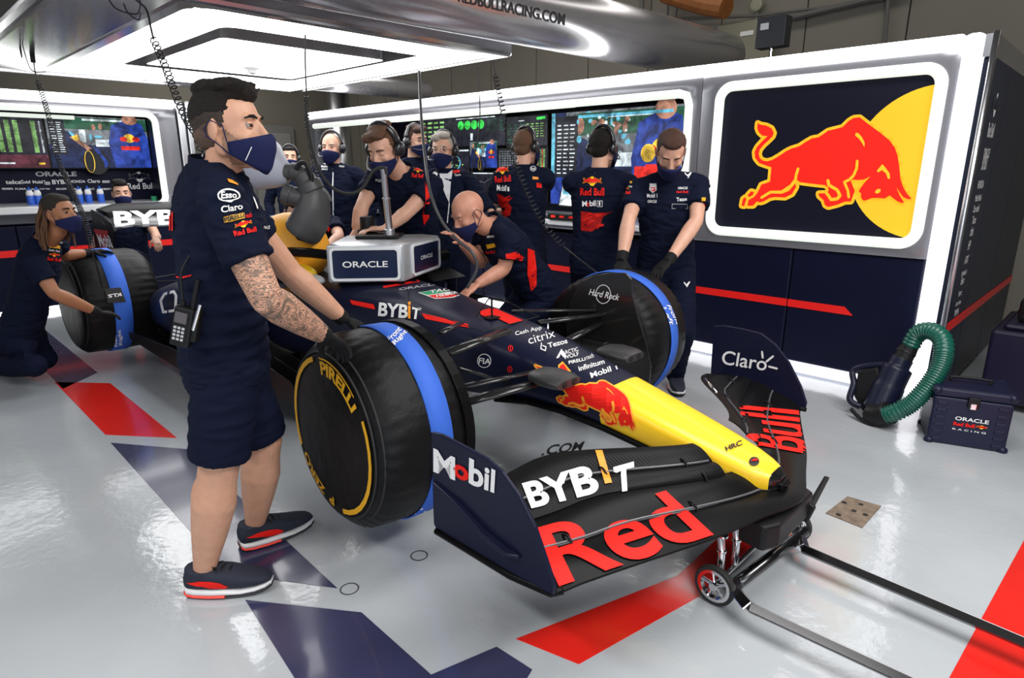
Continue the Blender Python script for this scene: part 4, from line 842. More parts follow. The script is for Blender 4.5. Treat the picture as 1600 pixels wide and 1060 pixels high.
txt(CHS, CAR, 'TAG', 672, 460, 703, 455, 5, WHITE, .02, 2, .0045); txt(CHS, CAR, 'HEUER', 682, 466, 716, 460, 4.5, WHITE, .02, 2, .0045)
txt(CHS, CAR, 'ORACLE', 624, 455, 684, 446, 4, GREY, .02, 3)
stamp('logo_print', CHS, CAR, WHITE, ring2d(757, 564, 11, 11, 1.2), None, 1); txt(CHS, CAR, 'FIA', 748, 568, 767, 570, 9, bold=.02)
for x, y in ((798, 545), (797, 577)): stamp('mark', CHS, CAR, RED, join2d(ring2d(x, y, 4, 5, 1.2, 16), stroke2d([(x, y-2), (x, y+2)], .8)))
stamp('stripe', CHS, CAR, RED, poly2d([(598, 448), (654, 438), (656, 441), (600, 451)]), None, 3)
# bull on the nose side
_q = lambda c, a, b: c[0]+c[1]*a+c[2]*b+c[3]*a*a+c[4]*b*b+c[5]*a*b
BX = [794.3, 149.87, 89.33, -23.78, -12.04, -38.43]; BY_ = [551.53, 52.8, 62.1, -16.21, 15.22, 4.52]
nb = bull(lambda x, y: (_q(BX, x/1000, y/1000), _q(BY_, x/1000, y/1000)), True, 17)
CN = [CHS, NOSE, NU]
stamp('bull_outline', CN, CAR, mat('outline_orange', (.95, .42, .03), .45), nb[0], None, 7, .0035); stamp('bull_emblem', CN, CAR, RED, nb[1], None, 7, .005); stamp('bull_detail', CN, CAR, ORNG, nb[2], None, 1, .0065)
stamp('tail_tip', CN, CAR, mat('outline_orange'), poly2d([(873, 580), (872, 572), (879, 566), (884, 572), (892, 581), (892, 585), (884, 583)]), None, 1, .004); stamp('tail_tip', CN, CAR, RED, poly2d([(875, 577), (875, 573), (880, 570), (884, 575), (889, 583), (882, 580)]), None, 1, .0055)
stamp('logo_print', NOSE, CAR, DARK, text2d('HRC', .03), [(1135, 706), (1160, 696), (1158, 688), (1132, 699)], 2)
stamp('logo_print', NOSE, CAR, DARK, disc2d(1178, 722, 8, 7), None, 1, .003); stamp('logo_print', NOSE, CAR, RED, poly2d([(1172, 722), (1178, 718), (1185, 720), (1180, 722)]), None, 1, .005)
hr = carY(943, 455, .59)
stamp('logo_print', WD, CAR, WHITE, ring2d(943, 460, 12, 15, 1.1), None, 1); txt(WD, CAR, 'Hard Rock', 920, 461, 967, 470, 10, bold=.01, italic=.2)
stamp('lettering', [RW, RW2], CAR, WHITE, text2d('BYBIT', .04), [(180, 356), (326, 350), (322, 326), (176, 331)], 12, .005, None, .6)
# ============================================================ tyre warmers (quilted covers with blue straps)
TYM = {}
def tyre(label, cx, cz, y0, y1, R, s, band, faces=True, seed=1, name='tyre_warmer', steer=0):
    """y0 = outer side, y1 = inner side (car frame), s = side sign"""
    t = thing(name, label, 'tyre cover', CARM @ V((cx, (y0+y1)/2, cz-R)), radians(1.66), 'black tyre covers on the four wheels' if 0 else None)
    c_ = V((cx, (y0+y1)/2, 0)); RM = Matrix.Translation(c_) @ Matrix.Rotation(radians(steer), 4, 'Z') @ Matrix.Translation(-c_); TYM[label] = RM
    w = abs(y1-y0); rn = random.Random(seed); ph = [rn.random()*6 for _ in range(6)]
    prof = [(0, .02), (0, R*.55), (.002, R*.78), (.008, R*.84), (.03, R*.90), (.06, R*.965), (w*.25, R*.99), (w*.35, R), (w*.5, R*1.005), (w*.65, R), (w*.8, R*.985), (w*.9, R*.95), (w*.97, R*.86), (w, R*.6), (w, .02)]
    ax = V((0, 1, 0)) if s < 0 else V((0, -1, 0)); n = 240; rings = []
    for d, r in prof:
        ring = []
        for k in range(n):
            a = 2*pi*k/n; f = 1+.006*sin(3*a+ph[0]+d*9)+.005*sin(7*a+ph[1]-d*20)+((.010*abs(sin(23*a+ph[2]+d*6))+.005*sin(41*a+ph[4])) if .88 < r/R < .985 else .003*abs(sin(17*a+ph[3])))
            sag = .02*max(0, -sin(a))**3*(r/R)
            ring.append(V((cx+r*f*cos(a), y0+ax.y*d, cz+r*f*sin(a)-sag)))
        rings.append(ring)
    body = cb(MB().loft(rings).xf(RM), 'cover', COVER, t, smooth=True)
    b0, b1 = band; br = []
    for d in (b0, b0+.002, (b0+b1)/2, b1-.002, b1):
        e = .0 if d in (b0, b1) else .0055
        br.append([V((cx+(R*1.012+e)*cos(2*pi*k/n)*(1+.006*sin(3*2*pi*k/n+ph[0]+d*9)), y0+ax.y*d, cz+(R*1.012+e)*sin(2*pi*k/n)*(1+.006*sin(3*2*pi*k/n+ph[0]+d*9))-.02*max(0, -sin(2*pi*k/n))**3)) for k in range(n)])
    st = cb(MB().loft(br, cap=False).xf(RM), 'strap', BLUE, t, smooth=True)
    for rr_, yy in ((R*.845, .006), (R*.9, .03)):
        cb(MB().tube([V((cx+rr_*1.01*cos(a), y0+ax.y*yy, cz+rr_*1.01*sin(a))) for a in [2*pi*k/60 for k in range(61)]], .004, 6).xf(RM), 'seam_piping', RUB, t)
    return t, body, st
def onface(sh, cx, cz, y, r0, r1, a0, a1, s, cuts=10):
    """shape in unit box wrapped clockwise on the wheel face: x 0..1 -> angle a0..a1, y 0..1 -> radius r0..r1"""
    vs, fs = cut2d(sh, cuts); out = []
    for u, v in vs: a = radians(a0+(a1-a0)*u); r = r0+(r1-r0)*v; out.append(V((cx+r*cos(a), y, cz+r*sin(a))))
    return MB().add(out, fs)
UNIT = R2(0, 0, 1, 1)
TY = mat('tyre_cover_yellow', (.85, .43, .01), .6)
FRc = (0.0, .305)
T1, T1b, T1s = tyre('large black tyre cover with yellow face arcs, beside the standing man', FRc[0], FRc[1], -1.03, -.605, .384, -1, (.205, .298), seed=3, steer=-5)
yf = -1.034
for sh, r0, r1, a0, a1 in ((UNIT, .293, .313, 205, 108), (UNIT, .293, .313, 28, -78), (norm2d(text2d('PIRELLI', .04)), .243, .296, 97, 38), (norm2d(text2d('P  ZERO', .03)), .268, .308, 268, 212)):
    cb(onface(sh, *FRc, yf, r0, r1, a0, a1, -1).xf(TYM[T1['label']]), 'face_print', TY, T1)
cb(onface(UNIT, *FRc, yf, .303, .310, 97, 45, -1).xf(TYM[T1['label']]), 'face_print', TY, T1)
txt(T1s, T1, 'Front', 612, 538, 640, 520, 11, bold=.02) if 0 else None
txt(T1s, T1, 'Front', 610, 535, 628, 516, 9); txt(T1s, T1, 'Right', 619, 541, 638, 521, 9)
txt(T1s, T1, 'Front', 639, 811, 661, 795, 8); txt(T1s, T1, 'Right', 645, 819, 669, 802, 8)
T2, T2b, T2s = tyre('black tyre cover with blue strap on far front wheel', 0, .345, 1.13, .64, .372, 1, (.205, .29), seed=5, steer=4)
stamp('lettering', T2s, T2, WHITE, text2d('Front', .02), [(1040, 480), (1058, 510), (1050, 513), (1032, 481)][::1], 2) if 0 else None
stamp('lettering', T2s, T2, WHITE, text2d('Front', .02), [(1041, 477), (1057, 507), (1064, 508), (1047, 478)], 2); stamp('lettering', T2s, T2, WHITE, text2d('Left', .02), [(1034, 482), (1047, 508), (1054, 508), (1040, 480)], 2)
T3, T3b, T3s = tyre('black tyre cover with blue strap on near rear wheel, held by the kneeling man', -3.66, .30, -1.05, -.49, .385, -1, (.20, .32), seed=8)
txt(T3s, T3, 'Rear', 184, 541, 181, 519, 7); txt(T3s, T3, 'Right', 193, 539, 190, 515, 7)
stamp('strap_buckle', T3b, T3, RUB, poly2d([(163, 452), (188, 450), (196, 472), (168, 474)]), None, 3, .012); stamp('lettering', T3b, T3, WHITE, text2d('KLS', .03), [(188, 458), (168, 461), (169, 466), (190, 463)], 1, .015)
for a0, a1, r0, r1 in ((60, -60, .28, .295),): cb(onface(UNIT, -3.66, .30, -1.044, r0, r1, a0, a1, -1), 'face_print', TY, T3)
T4, T4b, T4s = tyre('black tyre cover on the far rear wheel behind the car', -3.66, .30, 1.04, .56, .38, 1, (.2, .28), seed=9)
# ============================================================ things standing on the car
# two-faced display unit
zb, zt = .892, 1.105
B1, B2, B3_, B4 = onz(513, 443, zb), onz(632, 441, zb), onz(642, 437, zb), onz(688, 420, zb)
def shrink(p, q, t): return p+(q-p)*t
bk1 = at(540, 360, 4.05); bk2 = at(660, 350, 4.15)
ctr = (B1+B2+B4)/3
poly = [B1, B2, B3_, B4, V((bk2.x, bk2.y, 0)), V((bk1.x, bk1.y, 0))]
t = thing('display_unit', 'silver two-faced display unit with navy screens on the cockpit', 'display', (ctr.x, ctr.y, zb))
top = poly
mb = MB().loft([[V((p.x, p.y, zb)) for p in poly], [V((p.x, p.y, zt)) for p in top]]); mb.build('housing', mat('silver_plastic', (.50, .52, .55), .3, metal=.4), t, bevel=.014, smooth=True)
def panel(a, b, da, db, z0, z1, txt_, ww):
    u = (b-a); u.z = 0; L = u.length; u.normalize(); n = u.cross(V((0, 0, 1)))
    if n.dot(CAMP-a) < 0: n = -n
    lean = -.03*1; w_ = V((0, 0, 1))
    o = a+u*da; W_ = L-da-db; H_ = z1-z0; o = V((o.x, o.y, z0))
    pl = lambda x, y, q: o+u*x+w_*y+n*q
    mb = MB(); ringp = rrect(0, W_, 0, H_, .025, 5); ri = rrect(.014, W_-.014, .014, H_-.014, .018, 5)
    mb.loft([[pl(x, y, .0) for x, y in ringp], [pl(x, y, .010) for x, y in ringp], [pl(x, y, .010) for x, y in ri], [pl(x, y, .004) for x, y in ri]], cap=False)
    mb.build('bezel', mat('white_bezel', (.75, .77, .8), .35), t, smooth=True, auto=40)
    sh = poly2d(ri); MB().add([pl(x, y, .004) for x, y in sh[0]], sh[1]).build('screen', mat('display_navy', (.012, .02, .055), .2, coat=.2), t)
    wtext('lettering', t, WHITE, 'ORACLE', pl(W_/2-ww/2, H_/2-ww*.07, .004), u, w_, ww*.14, ww, .015)
panel(B1, B2, .018, .02, zb+.012, zt-.014, '', .25); panel(B3_, B4, .02, .012, zb+.015, zt-.012, '', .17)
pt = at(609, 362, 3.85)
p2 = thing('telescopic_post', 'silver telescopic post rising from the display unit', 'post', (pt.x, pt.y, zt))
top_ = at(599, 266, 3.78)
MB().tube([V((pt.x, pt.y, zt)), V((pt.x, pt.y, zt+.02))], .035, 20).build('base', BLK, p2, bevel=.004)
dv = (top_-V((pt.x, pt.y, zt))); q = lambda f: V((pt.x, pt.y, zt+.015))+dv*f
MB().tube([q(0), q(.12)], .032, 24).build('collar', ALU, p2, bevel=.004); MB().tube([q(.12), q(.55)], .021, 24).build('outer_tube', ALU, p2, smooth=True, auto=40)
MB().tube([q(.55), q(.57)], .024, 24).build('ring', ALU, p2); MB().tube([q(.57), q(.97)], .018, 24).build('inner_tube', ALU, p2, smooth=True, auto=40); MB().tube([q(.97), q(1.0)], .022, 24).build('cap', ALU, p2)
a = at(574, 362, 3.98); one('black_canister', MB().tube([V((a.x, a.y, zt+.025)), V((a.x, a.y, zt+.125))], .042, 24), BLK, 'black cylinder standing left of the silver post', 'canister', bevel=.006, smooth=True)
a = at(594, 368, 3.92); one('flat_tray', MB().box((a.x, a.y, zt+.012), (.26, .22, .022), Matrix.Rotation(radians(44), 3, 'Z')), BLK, 'flat black tray lying on top of display unit', 'tray', bevel=.008)
# cooling fan with two-armed duct over the cockpit, and its grey snout
FG = mat('fan_grey_plastic', (.06, .06, .063), .45, bump=.1, bscale=90)
fn = thing('cooling_fan', 'grey plastic cooling blower with curved neck and carry handle', 'fan', at(480, 372, 3.75))
y_ = 3.75
MB().tube(smoothpath([at(438, 272, y_), at(455, 268, y_), at(470, 272, y_), at(480, 285, y_), at(488, 300, y_)]), [.045]*9+[.05]*8+[.06]*8+[.075]*8, 20).build('neck', FG, fn, smooth=True)
mb = MB(); prof = [(482, 290, .055), (488, 305, .085), (489, 325, .105), (484, 345, .115), (474, 362, .115), (470, 368, .10)]
mb.tube(smoothpath([at(a, b, y_) for a, b, c in prof], 4), [prof[min(i//4, 5)][2]+(prof[min(i//4+1, 5)][2]-prof[min(i//4, 5)][2])*(i % 4)/4 for i in range(21)], 24, .8).build('blower_housing', FG, fn, smooth=True)
MB().tube([at(492, 315, y_), at(448, 304, y_-.02)], [.06, .052], 20).build('side_outlet', FG, fn, smooth=True, auto=40); MB().tube([at(455, 306, y_-.02), at(443, 302, y_-.02)], .058, 20).build('outlet_collar', FG, fn, bevel=.004)
MB().tube([at(500, 310, y_+.05), at(511, 303, y_+.05)], .05, 20).build('motor_cap', FG, fn, bevel=.004)
MB().tube(smoothpath([at(463, 265, y_-.05), at(468, 256, y_-.05), at(477, 256, y_-.05), at(486, 272, y_-.05), at(487, 290, y_-.05)]), .013, 10).build('handle', BLK, fn, smooth=True)
mb = MB(); sn = [(385, 240, .09), (402, 252, .16), (420, 262, .145), (440, 272, .085), (452, 276, .05)]
mb.tube([at(a, b, y_+.02) for a, b, c in sn], [c for a, b, c in sn], 24); ob = one('air_snout', mb, mat('snout_grey', (.42, .44, .52), .4), 'pale grey air snout of the blower behind the face of the standing man', 'duct', smooth=True)
# orange padded cover under the fan
mb = MB(); c = at(457, 389, 3.95); Rz = Matrix.Rotation(YAW, 3, 'Z')
mb.ell(c, (.23, .19, .225), Rz, 28, 18); o = one('orange_cover', mb, mat('orange_cover_cloth', (1.0, .42, .02), .5, var=.1, vscale=5), 'orange rounded cover with dark opening under the cooling blower', 'cover', smooth=True)
stamp('opening', o, o, DARK, poly2d([(452, 345), (455, 363), (465, 375), (480, 380), (492, 375), (500, 360), (500, 348)]), None, 3, .004)
# ============================================================ front trolley
TR = thing('front_trolley', 'chrome wheeled trolley carrying the front wing, long handles toward right', 'trolley', onz(1180, 890, 0))
wy0, wy1 = 1.90, 2.50; wx = -.84; wr = .075
def wheel(px, py_, y):
    c = onY(px, py_, y); c = V((c.x, y, wr))
    w = MB().lathe(c-V((0, .012, 0)), (0, 1, 0), [(0, wr*.82), (0, wr*.97), (.004, wr), (.02, wr), (.024, wr*.97), (.024, wr*.82), (0, wr*.82)], 40, None, False).build('tyre', RUB, TR, smooth=True, auto=40)
    rim = MB().lathe(c-V((0, .011, 0)), (0, 1, 0), [(0, wr*.66), (0, wr*.84), (.022, wr*.84), (.022, wr*.66), (0, wr*.66)], 40, None, False)
    n = 40; pr = rim.build('rim', CHROME, TR, smooth=True, auto=40)
    mb = MB().lathe(c-V((0, .018, 0)), (0, 1, 0), [(0, .006), (0, .014), (.036, .014), (.036, .006)], 20)
    for k in range(5): a = 2*pi*k/5+.5; mb.tube([c, c+V((cos(a)*wr*.8, 0, sin(a)*wr*.8))], .007, 8)
    mb.build('spokes', CHROME, TR, smooth=True, auto=40)
    return c
w1 = wheel(1115, 932, wy0); w2 = wheel(1238, 828, wy1)
MB().tube([w1+V((0, .0, .0)), V((w1.x, w2.y, wr))], .009, 12).build('axle', CHROME, TR)
MB().tube([V((w1.x+.06, wy0+.06, .085)), V((w2.x+.06, wy1-.04, .085))], .022, 16).build('cross_bar', mat('dark_chrome', (.13, .13, .135), .22, metal=1), TR, smooth=True)
SQ = mat('dark_chrome')
def arm(a, b, c):
    MB().tube([a, b], [.024, .030], 4, .8).build('arm_socket', CHROME, TR, bevel=.003); MB().tube([b, c], .022, 4, 1).build('handle_arm', SQ, TR, bevel=.003)
z_ = .075
arm(V((w1.x+.05, wy0+.02, .09)), onz(1172, 950, z_), onz(1490, 1098, z_)); arm(V((w2.x+.02, wy1-.02, .09)), onz(1254, 858, z_), onz(1640, 1022, z_))
cbx = V((w1.x+.03, wy0+.08, .09))
for bx, tp in (((1124, 900), (1131, 842)), ((1147, 882), (1146, 838))):
    zz = .09; a = onz(bx[0], bx[1], .09); b = V((a.x-.035, a.y+.02, .33)); MB().tube(smoothpath([a, a+V((0, 0, .10)), b]), .013, 12).build('upright', CHROME, TR, smooth=True)
    for f in (.10, .16): MB().tube([a+V((0, 0, f)), a+V((0, 0, f+.008))], .017, 14).build('clamp_ring', CHROME, TR)
pk = [(1.30, -.05, .115), (1.42, .10, .10)]
cb(MB().prism([(1.10, -.14), (1.34, -.12), (1.39, .0), (1.36, .12), (1.10, .18)], lambda x, y, q: V((x, y, q)), .085, .150), 'wing_cradle', BLK, TR, bevel=.02)
_cp = [onz(*q, .27) for q in ((1152, 836), (1192, 856), (1216, 850), (1268, 797), (1244, 778), (1172, 812))]
MB().prism([(p.x, p.y) for p in _cp], lambda x, y, q: V((x, y, q)), .25, .345).build('wing_cradle', BLK, TR, bevel=.012)
cb(MB().prism([(1.30, .0), (1.40, .01), (1.42, .08), (1.32, .13)], lambda x, z, q: V((x, q+.1, z)), 0, .02), 'cradle_plate', BLK, TR, bevel=.006)
MB().tube([onY(1262, 800, 2.50), onY(1292, 746, 2.72)], [.016, .012], 6, .4).build('cradle_blade', BLK, TR)
# car stand hidden under the chassis, so that it rests on something
t = thing('axle_stand', 'dark axle stand under the middle of the car', 'stand', CARM @ V((-1.6, 0, -.22)))
for x in (-.7, -3.2): cb(MB().box((x, 0, -.08), (.25, .5, .27), taper=.6), 'stand_block', BLK, t, bevel=.01)
# ============================================================ leaf blower with green hose, and metal case at the right
bl = thing('air_blower', 'black and navy engine starter blower with corrugated green hose', 'blower', (-1.0, 4.25, 0))
NB = mat('blower_navy', (.008, .010, .028), .35, spec=.3)
pc = lambda x, y, Y: onY(x, y, Y)
MB().tube(smoothpath([pc(1372, 642, 4.22), pc(1388, 605, 4.28), pc(1402, 575, 4.32), pc(1410, 560, 4.34)]), [.10]*9+[.095]*8+[.07]*8, 20, .9).build('motor_housing', NB, bl, smooth=True)
MB().tube([pc(1408, 566, 4.33), pc(1421, 542, 4.36)], [.055, .05], 20).build('hose_collar', BLK, bl, bevel=.004); MB().tube([pc(1415, 552, 4.35), pc(1424, 538, 4.37)], [.058, .045], 20).build('hose_collar', BLK, bl, bevel=.004)
MB().tube(smoothpath([pc(1362, 648, 4.15), pc(1375, 650, 4.12), pc(1390, 645, 4.1)]), [.07]*16+[.05], 18).build('fan_housing', BLK, bl, smooth=True)
MB().tube(smoothpath([pc(1390, 570, 4.3), pc(1355, 572, 4.3), pc(1333, 580, 4.3), pc(1334, 600, 4.25), pc(1328, 625, 4.2), pc(1345, 636, 4.2)]), .02, 12).build('grip_frame', NB, bl, smooth=True)
MB().prism([(x.x, x.z) for x in (pc(1345, 578, 4.3), pc(1375, 572, 4.3), pc(1385, 600, 4.3), pc(1352, 640, 4.3), pc(1338, 615, 4.3))], lambda x, z, q: V((x, 4.24+q, z)), 0, .05).build('tank', BLK, bl, bevel=.01)
MB().tube(smoothpath([pc(1330, 640, 4.15), pc(1345, 655, 4.1), pc(1365, 664, 4.08), pc(1378, 655, 4.1)]), .012, 10).build('foot_loop', BLK, bl, smooth=True)
HP_ = smoothpath([pc(1423, 540, 4.36), pc(1434, 522, 4.36), pc(1452, 517, 4.34), pc(1470, 527, 4.30), pc(1475, 548, 4.25), pc(1468, 575, 4.2), pc(1450, 604, 4.15), pc(1425, 630, 4.1), pc(1400, 644, 4.08), pc(1382, 650, 4.08)], 12)
mb = MB(); pts = []; rr_ = []; acc = 0
for i in range(len(HP_)-1):
    d = HP_[i+1]-HP_[i]; n_ = max(1, round(d.length/.0055))
    for k in range(n_): pts.append(HP_[i]+d*k/n_); rr_.append((.054, .050, .043)[len(pts) % 3])
mb.tube(pts, rr_, 20).build('corrugated_hose', mat('green_hose', (.006, .10, .07), .32, coat=.2), bl, smooth=True)
# metal case
CM = mat('navy_metal_case', (.009, .011, .036), .38, spec=.3, bump=.1, bscale=120)
A0, A1 = onz(1447, 690, 0), onz(1570, 709, 0); A0.z = A1.z = 0
u = (A1-A0); L = u.length; u.normalize(); n = V((-u.y, u.x, 0)); dpt = .30; H_ = .335
cs = thing('metal_case', 'navy aluminium case with printed team name on front', 'case', A0+u*L/2+n*dpt/2)
rz = Matrix(((u.x, n.x, 0), (u.y, n.y, 0), (0, 0, 1))); cc = A0+u*L/2+n*dpt/2
MB().box(cc+V((0, 0, H_*.42)), (L, dpt, H_*.84), rz).build('body', CM, cs, bevel=.012); MB().box(cc+V((0, 0, H_*.92)), (L+.008, dpt+.008, H_*.15), rz).build('lid', CM, cs, bevel=.014)
for du in (.12, .88):
    for k in range(6): MB().box(A0+u*L*du+V((0, 0, .03+.043*k))-n*.002, (.05, .008, .022), rz).build('stamped_rib', CM, cs, bevel=.004)
for sx_ in (0, 1):
    for sy_ in (0, 1):
        for zz in (.012, H_-.02): MB().ell(A0+u*(L*sx_+(.012 if sx_ == 0 else -.012))+n*(dpt*sy_+(.012 if sy_ == 0 else -.012))+V((0, 0, zz)), (.026, .026, .022), None, 14, 8).build('corner_cap', CM, cs, smooth=True)
MB().box(A0+u*L*.5+V((0, 0, H_*.80))-n*.008, (.055, .016, .06), rz).build('latch', BLK, cs, bevel=.005); MB().box(A0+u*L*.5+V((0, 0, H_*.74))-n*.012, (.03, .012, .035), rz).build('latch_tongue', CHROME, cs, bevel=.004)
hm = cc+V((0, 0, H_+.005)); MB().tube(smoothpath([hm-u*.09, hm-u*.085+V((0, 0, .022)), hm+u*.085+V((0, 0, .022)), hm+u*.09]), .008, 8).build('handle', BLK, cs, smooth=True)
fo = lambda a, z: A0+u*L*a+V((0, 0, z))-n*.001
wtext('lettering', cs, WHITE, 'ORACLE', fo(.31, .155), u, V((0, 0, 1)), .022, L*.42, .02); wtext('lettering', cs, RED, 'Red Bull', fo(.30, .122), u, V((0, 0, 1)), .022, L*.27, .04); wtext('lettering', cs, WHITE, 'R A C I N G', fo(.30, .096), u, V((0, 0, 1)), .011, L*.42, .01)
o_ = fo(.58, .12); MB().add([o_+u*x*L*.15+V((0, 0, 1))*y*.045-n*.002 for x, y in TWB[0][0]], TWB[0][1]).build('emblem', YEL, cs); MB().add([o_+u*x*L*.15+V((0, 0, 1))*y*.045-n*.003 for x, y in TWB[1][0]], TWB[1][1]).build('emblem', RED, cs)
# rolling cabinet behind the case and a black trolley at the frame edge
one('tool_cabinet', MB().bb((-.55, 4.95, .05), (.05, 5.75, .52)).bb((-.5, 5.0, .52), (.0, 5.7, .56)), mat('cabinet_violet_navy', (.012, .010, .030), .4, spec=.3), 'dark violet-navy rolling cabinet behind the metal case', 'cabinet', bevel=.03)
one('black_bag', MB().bb((-.45, 5.1, .56), (-.05, 5.5, .72)).bb((-.35, 5.15, .72), (-.1, 5.4, .78)), BLK, 'black padded bag on top of rolling cabinet', 'bag', bevel=.04)

txt(HALO0, CAR, 'POKUS', 441, 398, 472, 391, 7, WHITE, .03, 3)
# ============================================================ PEOPLE
from mathutils import noise
def dirv(a): a = radians(a); return _r*cos(a)+_f*sin(a)
UPV = V((0, 0, 1))
def frame(fwd, up=UPV):
    f = V(fwd).normalized(); r = f.cross(V(up)).normalized(); u = r.cross(f).normalized()   # r = right-hand side of the figure
    return r, f, u
def ik(a, b, l1, l2, hint):
    d = b-a; L = min(d.length, (l1+l2)*.995); dn = d.normalized(); x = (l1*l1-l2*l2+L*L)/(2*L); h = sqrt(max(0, l1*l1-x*x))
    hp = V(hint)-dn*V(hint).dot(dn); hp.normalize(); return a+dn*x+hp*h
def hand(mb, w, d, n, side, s, curl=.35, spread=1):
    """w wrist, d direction of the fingers, n palm normal, side = direction of the thumb"""
    d = d.normalized(); n = (n-d*n.dot(d)).normalized(); t = d.cross(n).normalized()
    if t.dot(side) < 0: t = -t
    mb.tube([w-d*.02*s, w+d*.02*s, w+d*.055*s, w+d*.088*s], [.026*s, .032*s, .041*s, .038*s], 14, .42, n)
    for k, (o, L) in enumerate(((.030, .072), (.010, .080), (-.010, .075), (-.029, .058))):
        p = w+d*.084*s+t*o*s; a = curl*.5+k*.05; dd = d*cos(a)+n*sin(a)+t*o*2*spread; pts = [p-d*.02*s, p]; rr = [.0095*s, .0098*s]
        for j, f in enumerate((.45, .32, .23)):
            dd.normalize(); p = p+dd*L*f*s; pts.append(p); rr.append((.0090-.0009*j)*s); a += curl*(1.1-.1*j); dd = d*cos(a)+n*sin(a)+t*o*1.2*spread
        mb.tube(pts, rr, 8)
    b = w+d*.028*s+t*.028*s; dd = (d*.62+t*.65+n*.35).normalized(); p1 = b+dd*.038*s; dd2 = (d*.85+t*.3+n*.45).normalized(); p2 = p1+dd2*.03*s; p3 = p2+(dd2+n*curl*.5).normalized()*.024*s
    mb.tube([b-dd*.02*s, b, p1, p2, p3], [.014*s, .0155*s, .0125*s, .0105*s, .0085*s], 8)
def headprims(mb, c, R, s):
    """c centre of the head, R 3x3 (columns: right, forward, up)"""
    g = lambda x, y, z: c+R @ V((x*s, y*s, z*s))
    E = lambda x, y, z, a, b, e: mb.ell(g(x, y, z), (a*s, b*s, e*s), R, 18, 12)
    E(0, -.008, .032, .075, .097, .090); E(0, .026, -.015, .063, .068, .085); E(0, .034, -.068, .052, .054, .044); E(0, .072, -.100, .024, .022, .020)
    E(.026, .078, .030, .026, .013, .010); E(-.026, .078, .030, .026, .013, .010)
    mb.tube([g(0, .085, .020), g(0, .098, 0), g(0, .112, -.030), g(0, .106, -.040)], [.009*s, .009*s, .0135*s, .010*s], 10)
    for k in (-1, 1):
        E(.013*k, .098, -.036, .009, .011, .008); E(.040*k, .060, -.026, .022, .024, .024); E(.056*k, .010, -.050, .016, .035, .03)
        mb.ell(g(.077*k, -.012, -.006), (.008*s, .019*s, .033*s), R @ Matrix.Rotation(-.35*k, 3, 'Z') @ Matrix.Rotation(-.15, 3, 'X'), 14, 10)
    E(0, .082, -.062, .026, .018, .018)
RC = random.Random(11)
def rough(o, fn):
    me = o.data; n = len(me.vertices); co = [0.]*(3*n); no = [0.]*(3*n); me.vertices.foreach_get('co', co); me.vertices.foreach_get('normal', no)
    for i in range(n):
        a = fn(V(co[3*i:3*i+3]))
        for k in range(3): co[3*i+k] += no[3*i+k]*a
    me.vertices.foreach_set('co', co); me.update()
def mask(t, c, R, s, m=None, nm='face_mask'):
    m = m or MASK
    g = lambda x, y, z: c+R @ V((x*s, y*s, z*s))
    tab = [(.012, .069, .106), (-.03, .074, .131), (-.06, .071, .130), (-.09, .064, .119), (-.115, .056, .110), (-.134, .046, .092)]
    def rad(z):
        for a, b in zip(tab[:-1], tab[1:]):
            if a[0] >= z >= b[0]: q = (a[0]-z)/(a[0]-b[0]); return [a[i]*(1-q)+b[i]*q for i in (1, 2)]
        return tab[0][1:] if z > 0 else tab[-1][1:]
    P = []
    for i in range(29):
        th = (i/28*2-1); a = th*radians(86); row = []
        zt_ = -.016-.022*abs(th)**1.2; zb_ = -.132+.060*abs(th)**2.0
        for j in range(11):
            z = zt_+(zb_-zt_)*j/10; rx, ry = rad(z); row.append(g(rx*sin(a)*1.03, .012+(ry-.012)*cos(a)**.85, z))
        P.append(row)
    mb = MB().grid(P); o = mb.build(nm, m, t, smooth=True, solid=.003*s)
    st = MB()
    for k in (0, 28):
        e = -1 if k == 0 else 1
        st.tube([P[k][0], g(.079*e, .02, .008), g(.084*e, -.012, .022), g(.088*e, -.030, 0)], .0018*s, 6); st.tube([P[k][10], g(.077*e, .0, -.045), g(.086*e, -.028, -.02), g(.088*e, -.030, 0)], .0018*s, 6)
    st.build('mask_strap', m, t)
    return o
def eyes(t, c, R, s, iris=(.10, .05, .025), lid=None, closed=False):
    g = lambda x, y, z: c+R @ V((x*s, y*s, z*s))
    for k in (-1, 1):
        e = g(.031*k, .0735, .008)
        if not closed:
            MB().ell(e, (.0122*s,)*3, R, 16, 12).build('eye', mat('eye_white', (.30, .26, .24), .2), t, smooth=True)
            f = R @ V((.06*k, 1, -.02)).normalized(); MB().lathe(e+f*.0105*s, f, [(-.002*s, .0086*s), (.0008*s, .0080*s), (.0022*s, .0045*s), (.0026*s, .001)], 14).build('iris', mat('iris_brown', (.03, .015, .01), .1), t)
        up = R @ V((0, 0, 1)); P = []
        for a0, a1 in (((17, 95) if not closed else (-25, 95)), ((-60, -22) if not closed else (-60, -24))):
            G = []
            for i in range(9):
                az = radians(-75+150*i/8); row = []
                for j in range(5):
                    el = radians(a0+(a1-a0)*j/4)*1.0; q = V((sin(az)*cos(el), cos(az)*cos(el), sin(el))); row.append(e+R @ (q*.0140*s))
                G.append(row)
            P.append(G)
        mb = MB()
        for G in P: mb.grid(G)
        mb.build('eyelid', lid, t, smooth=True)
        
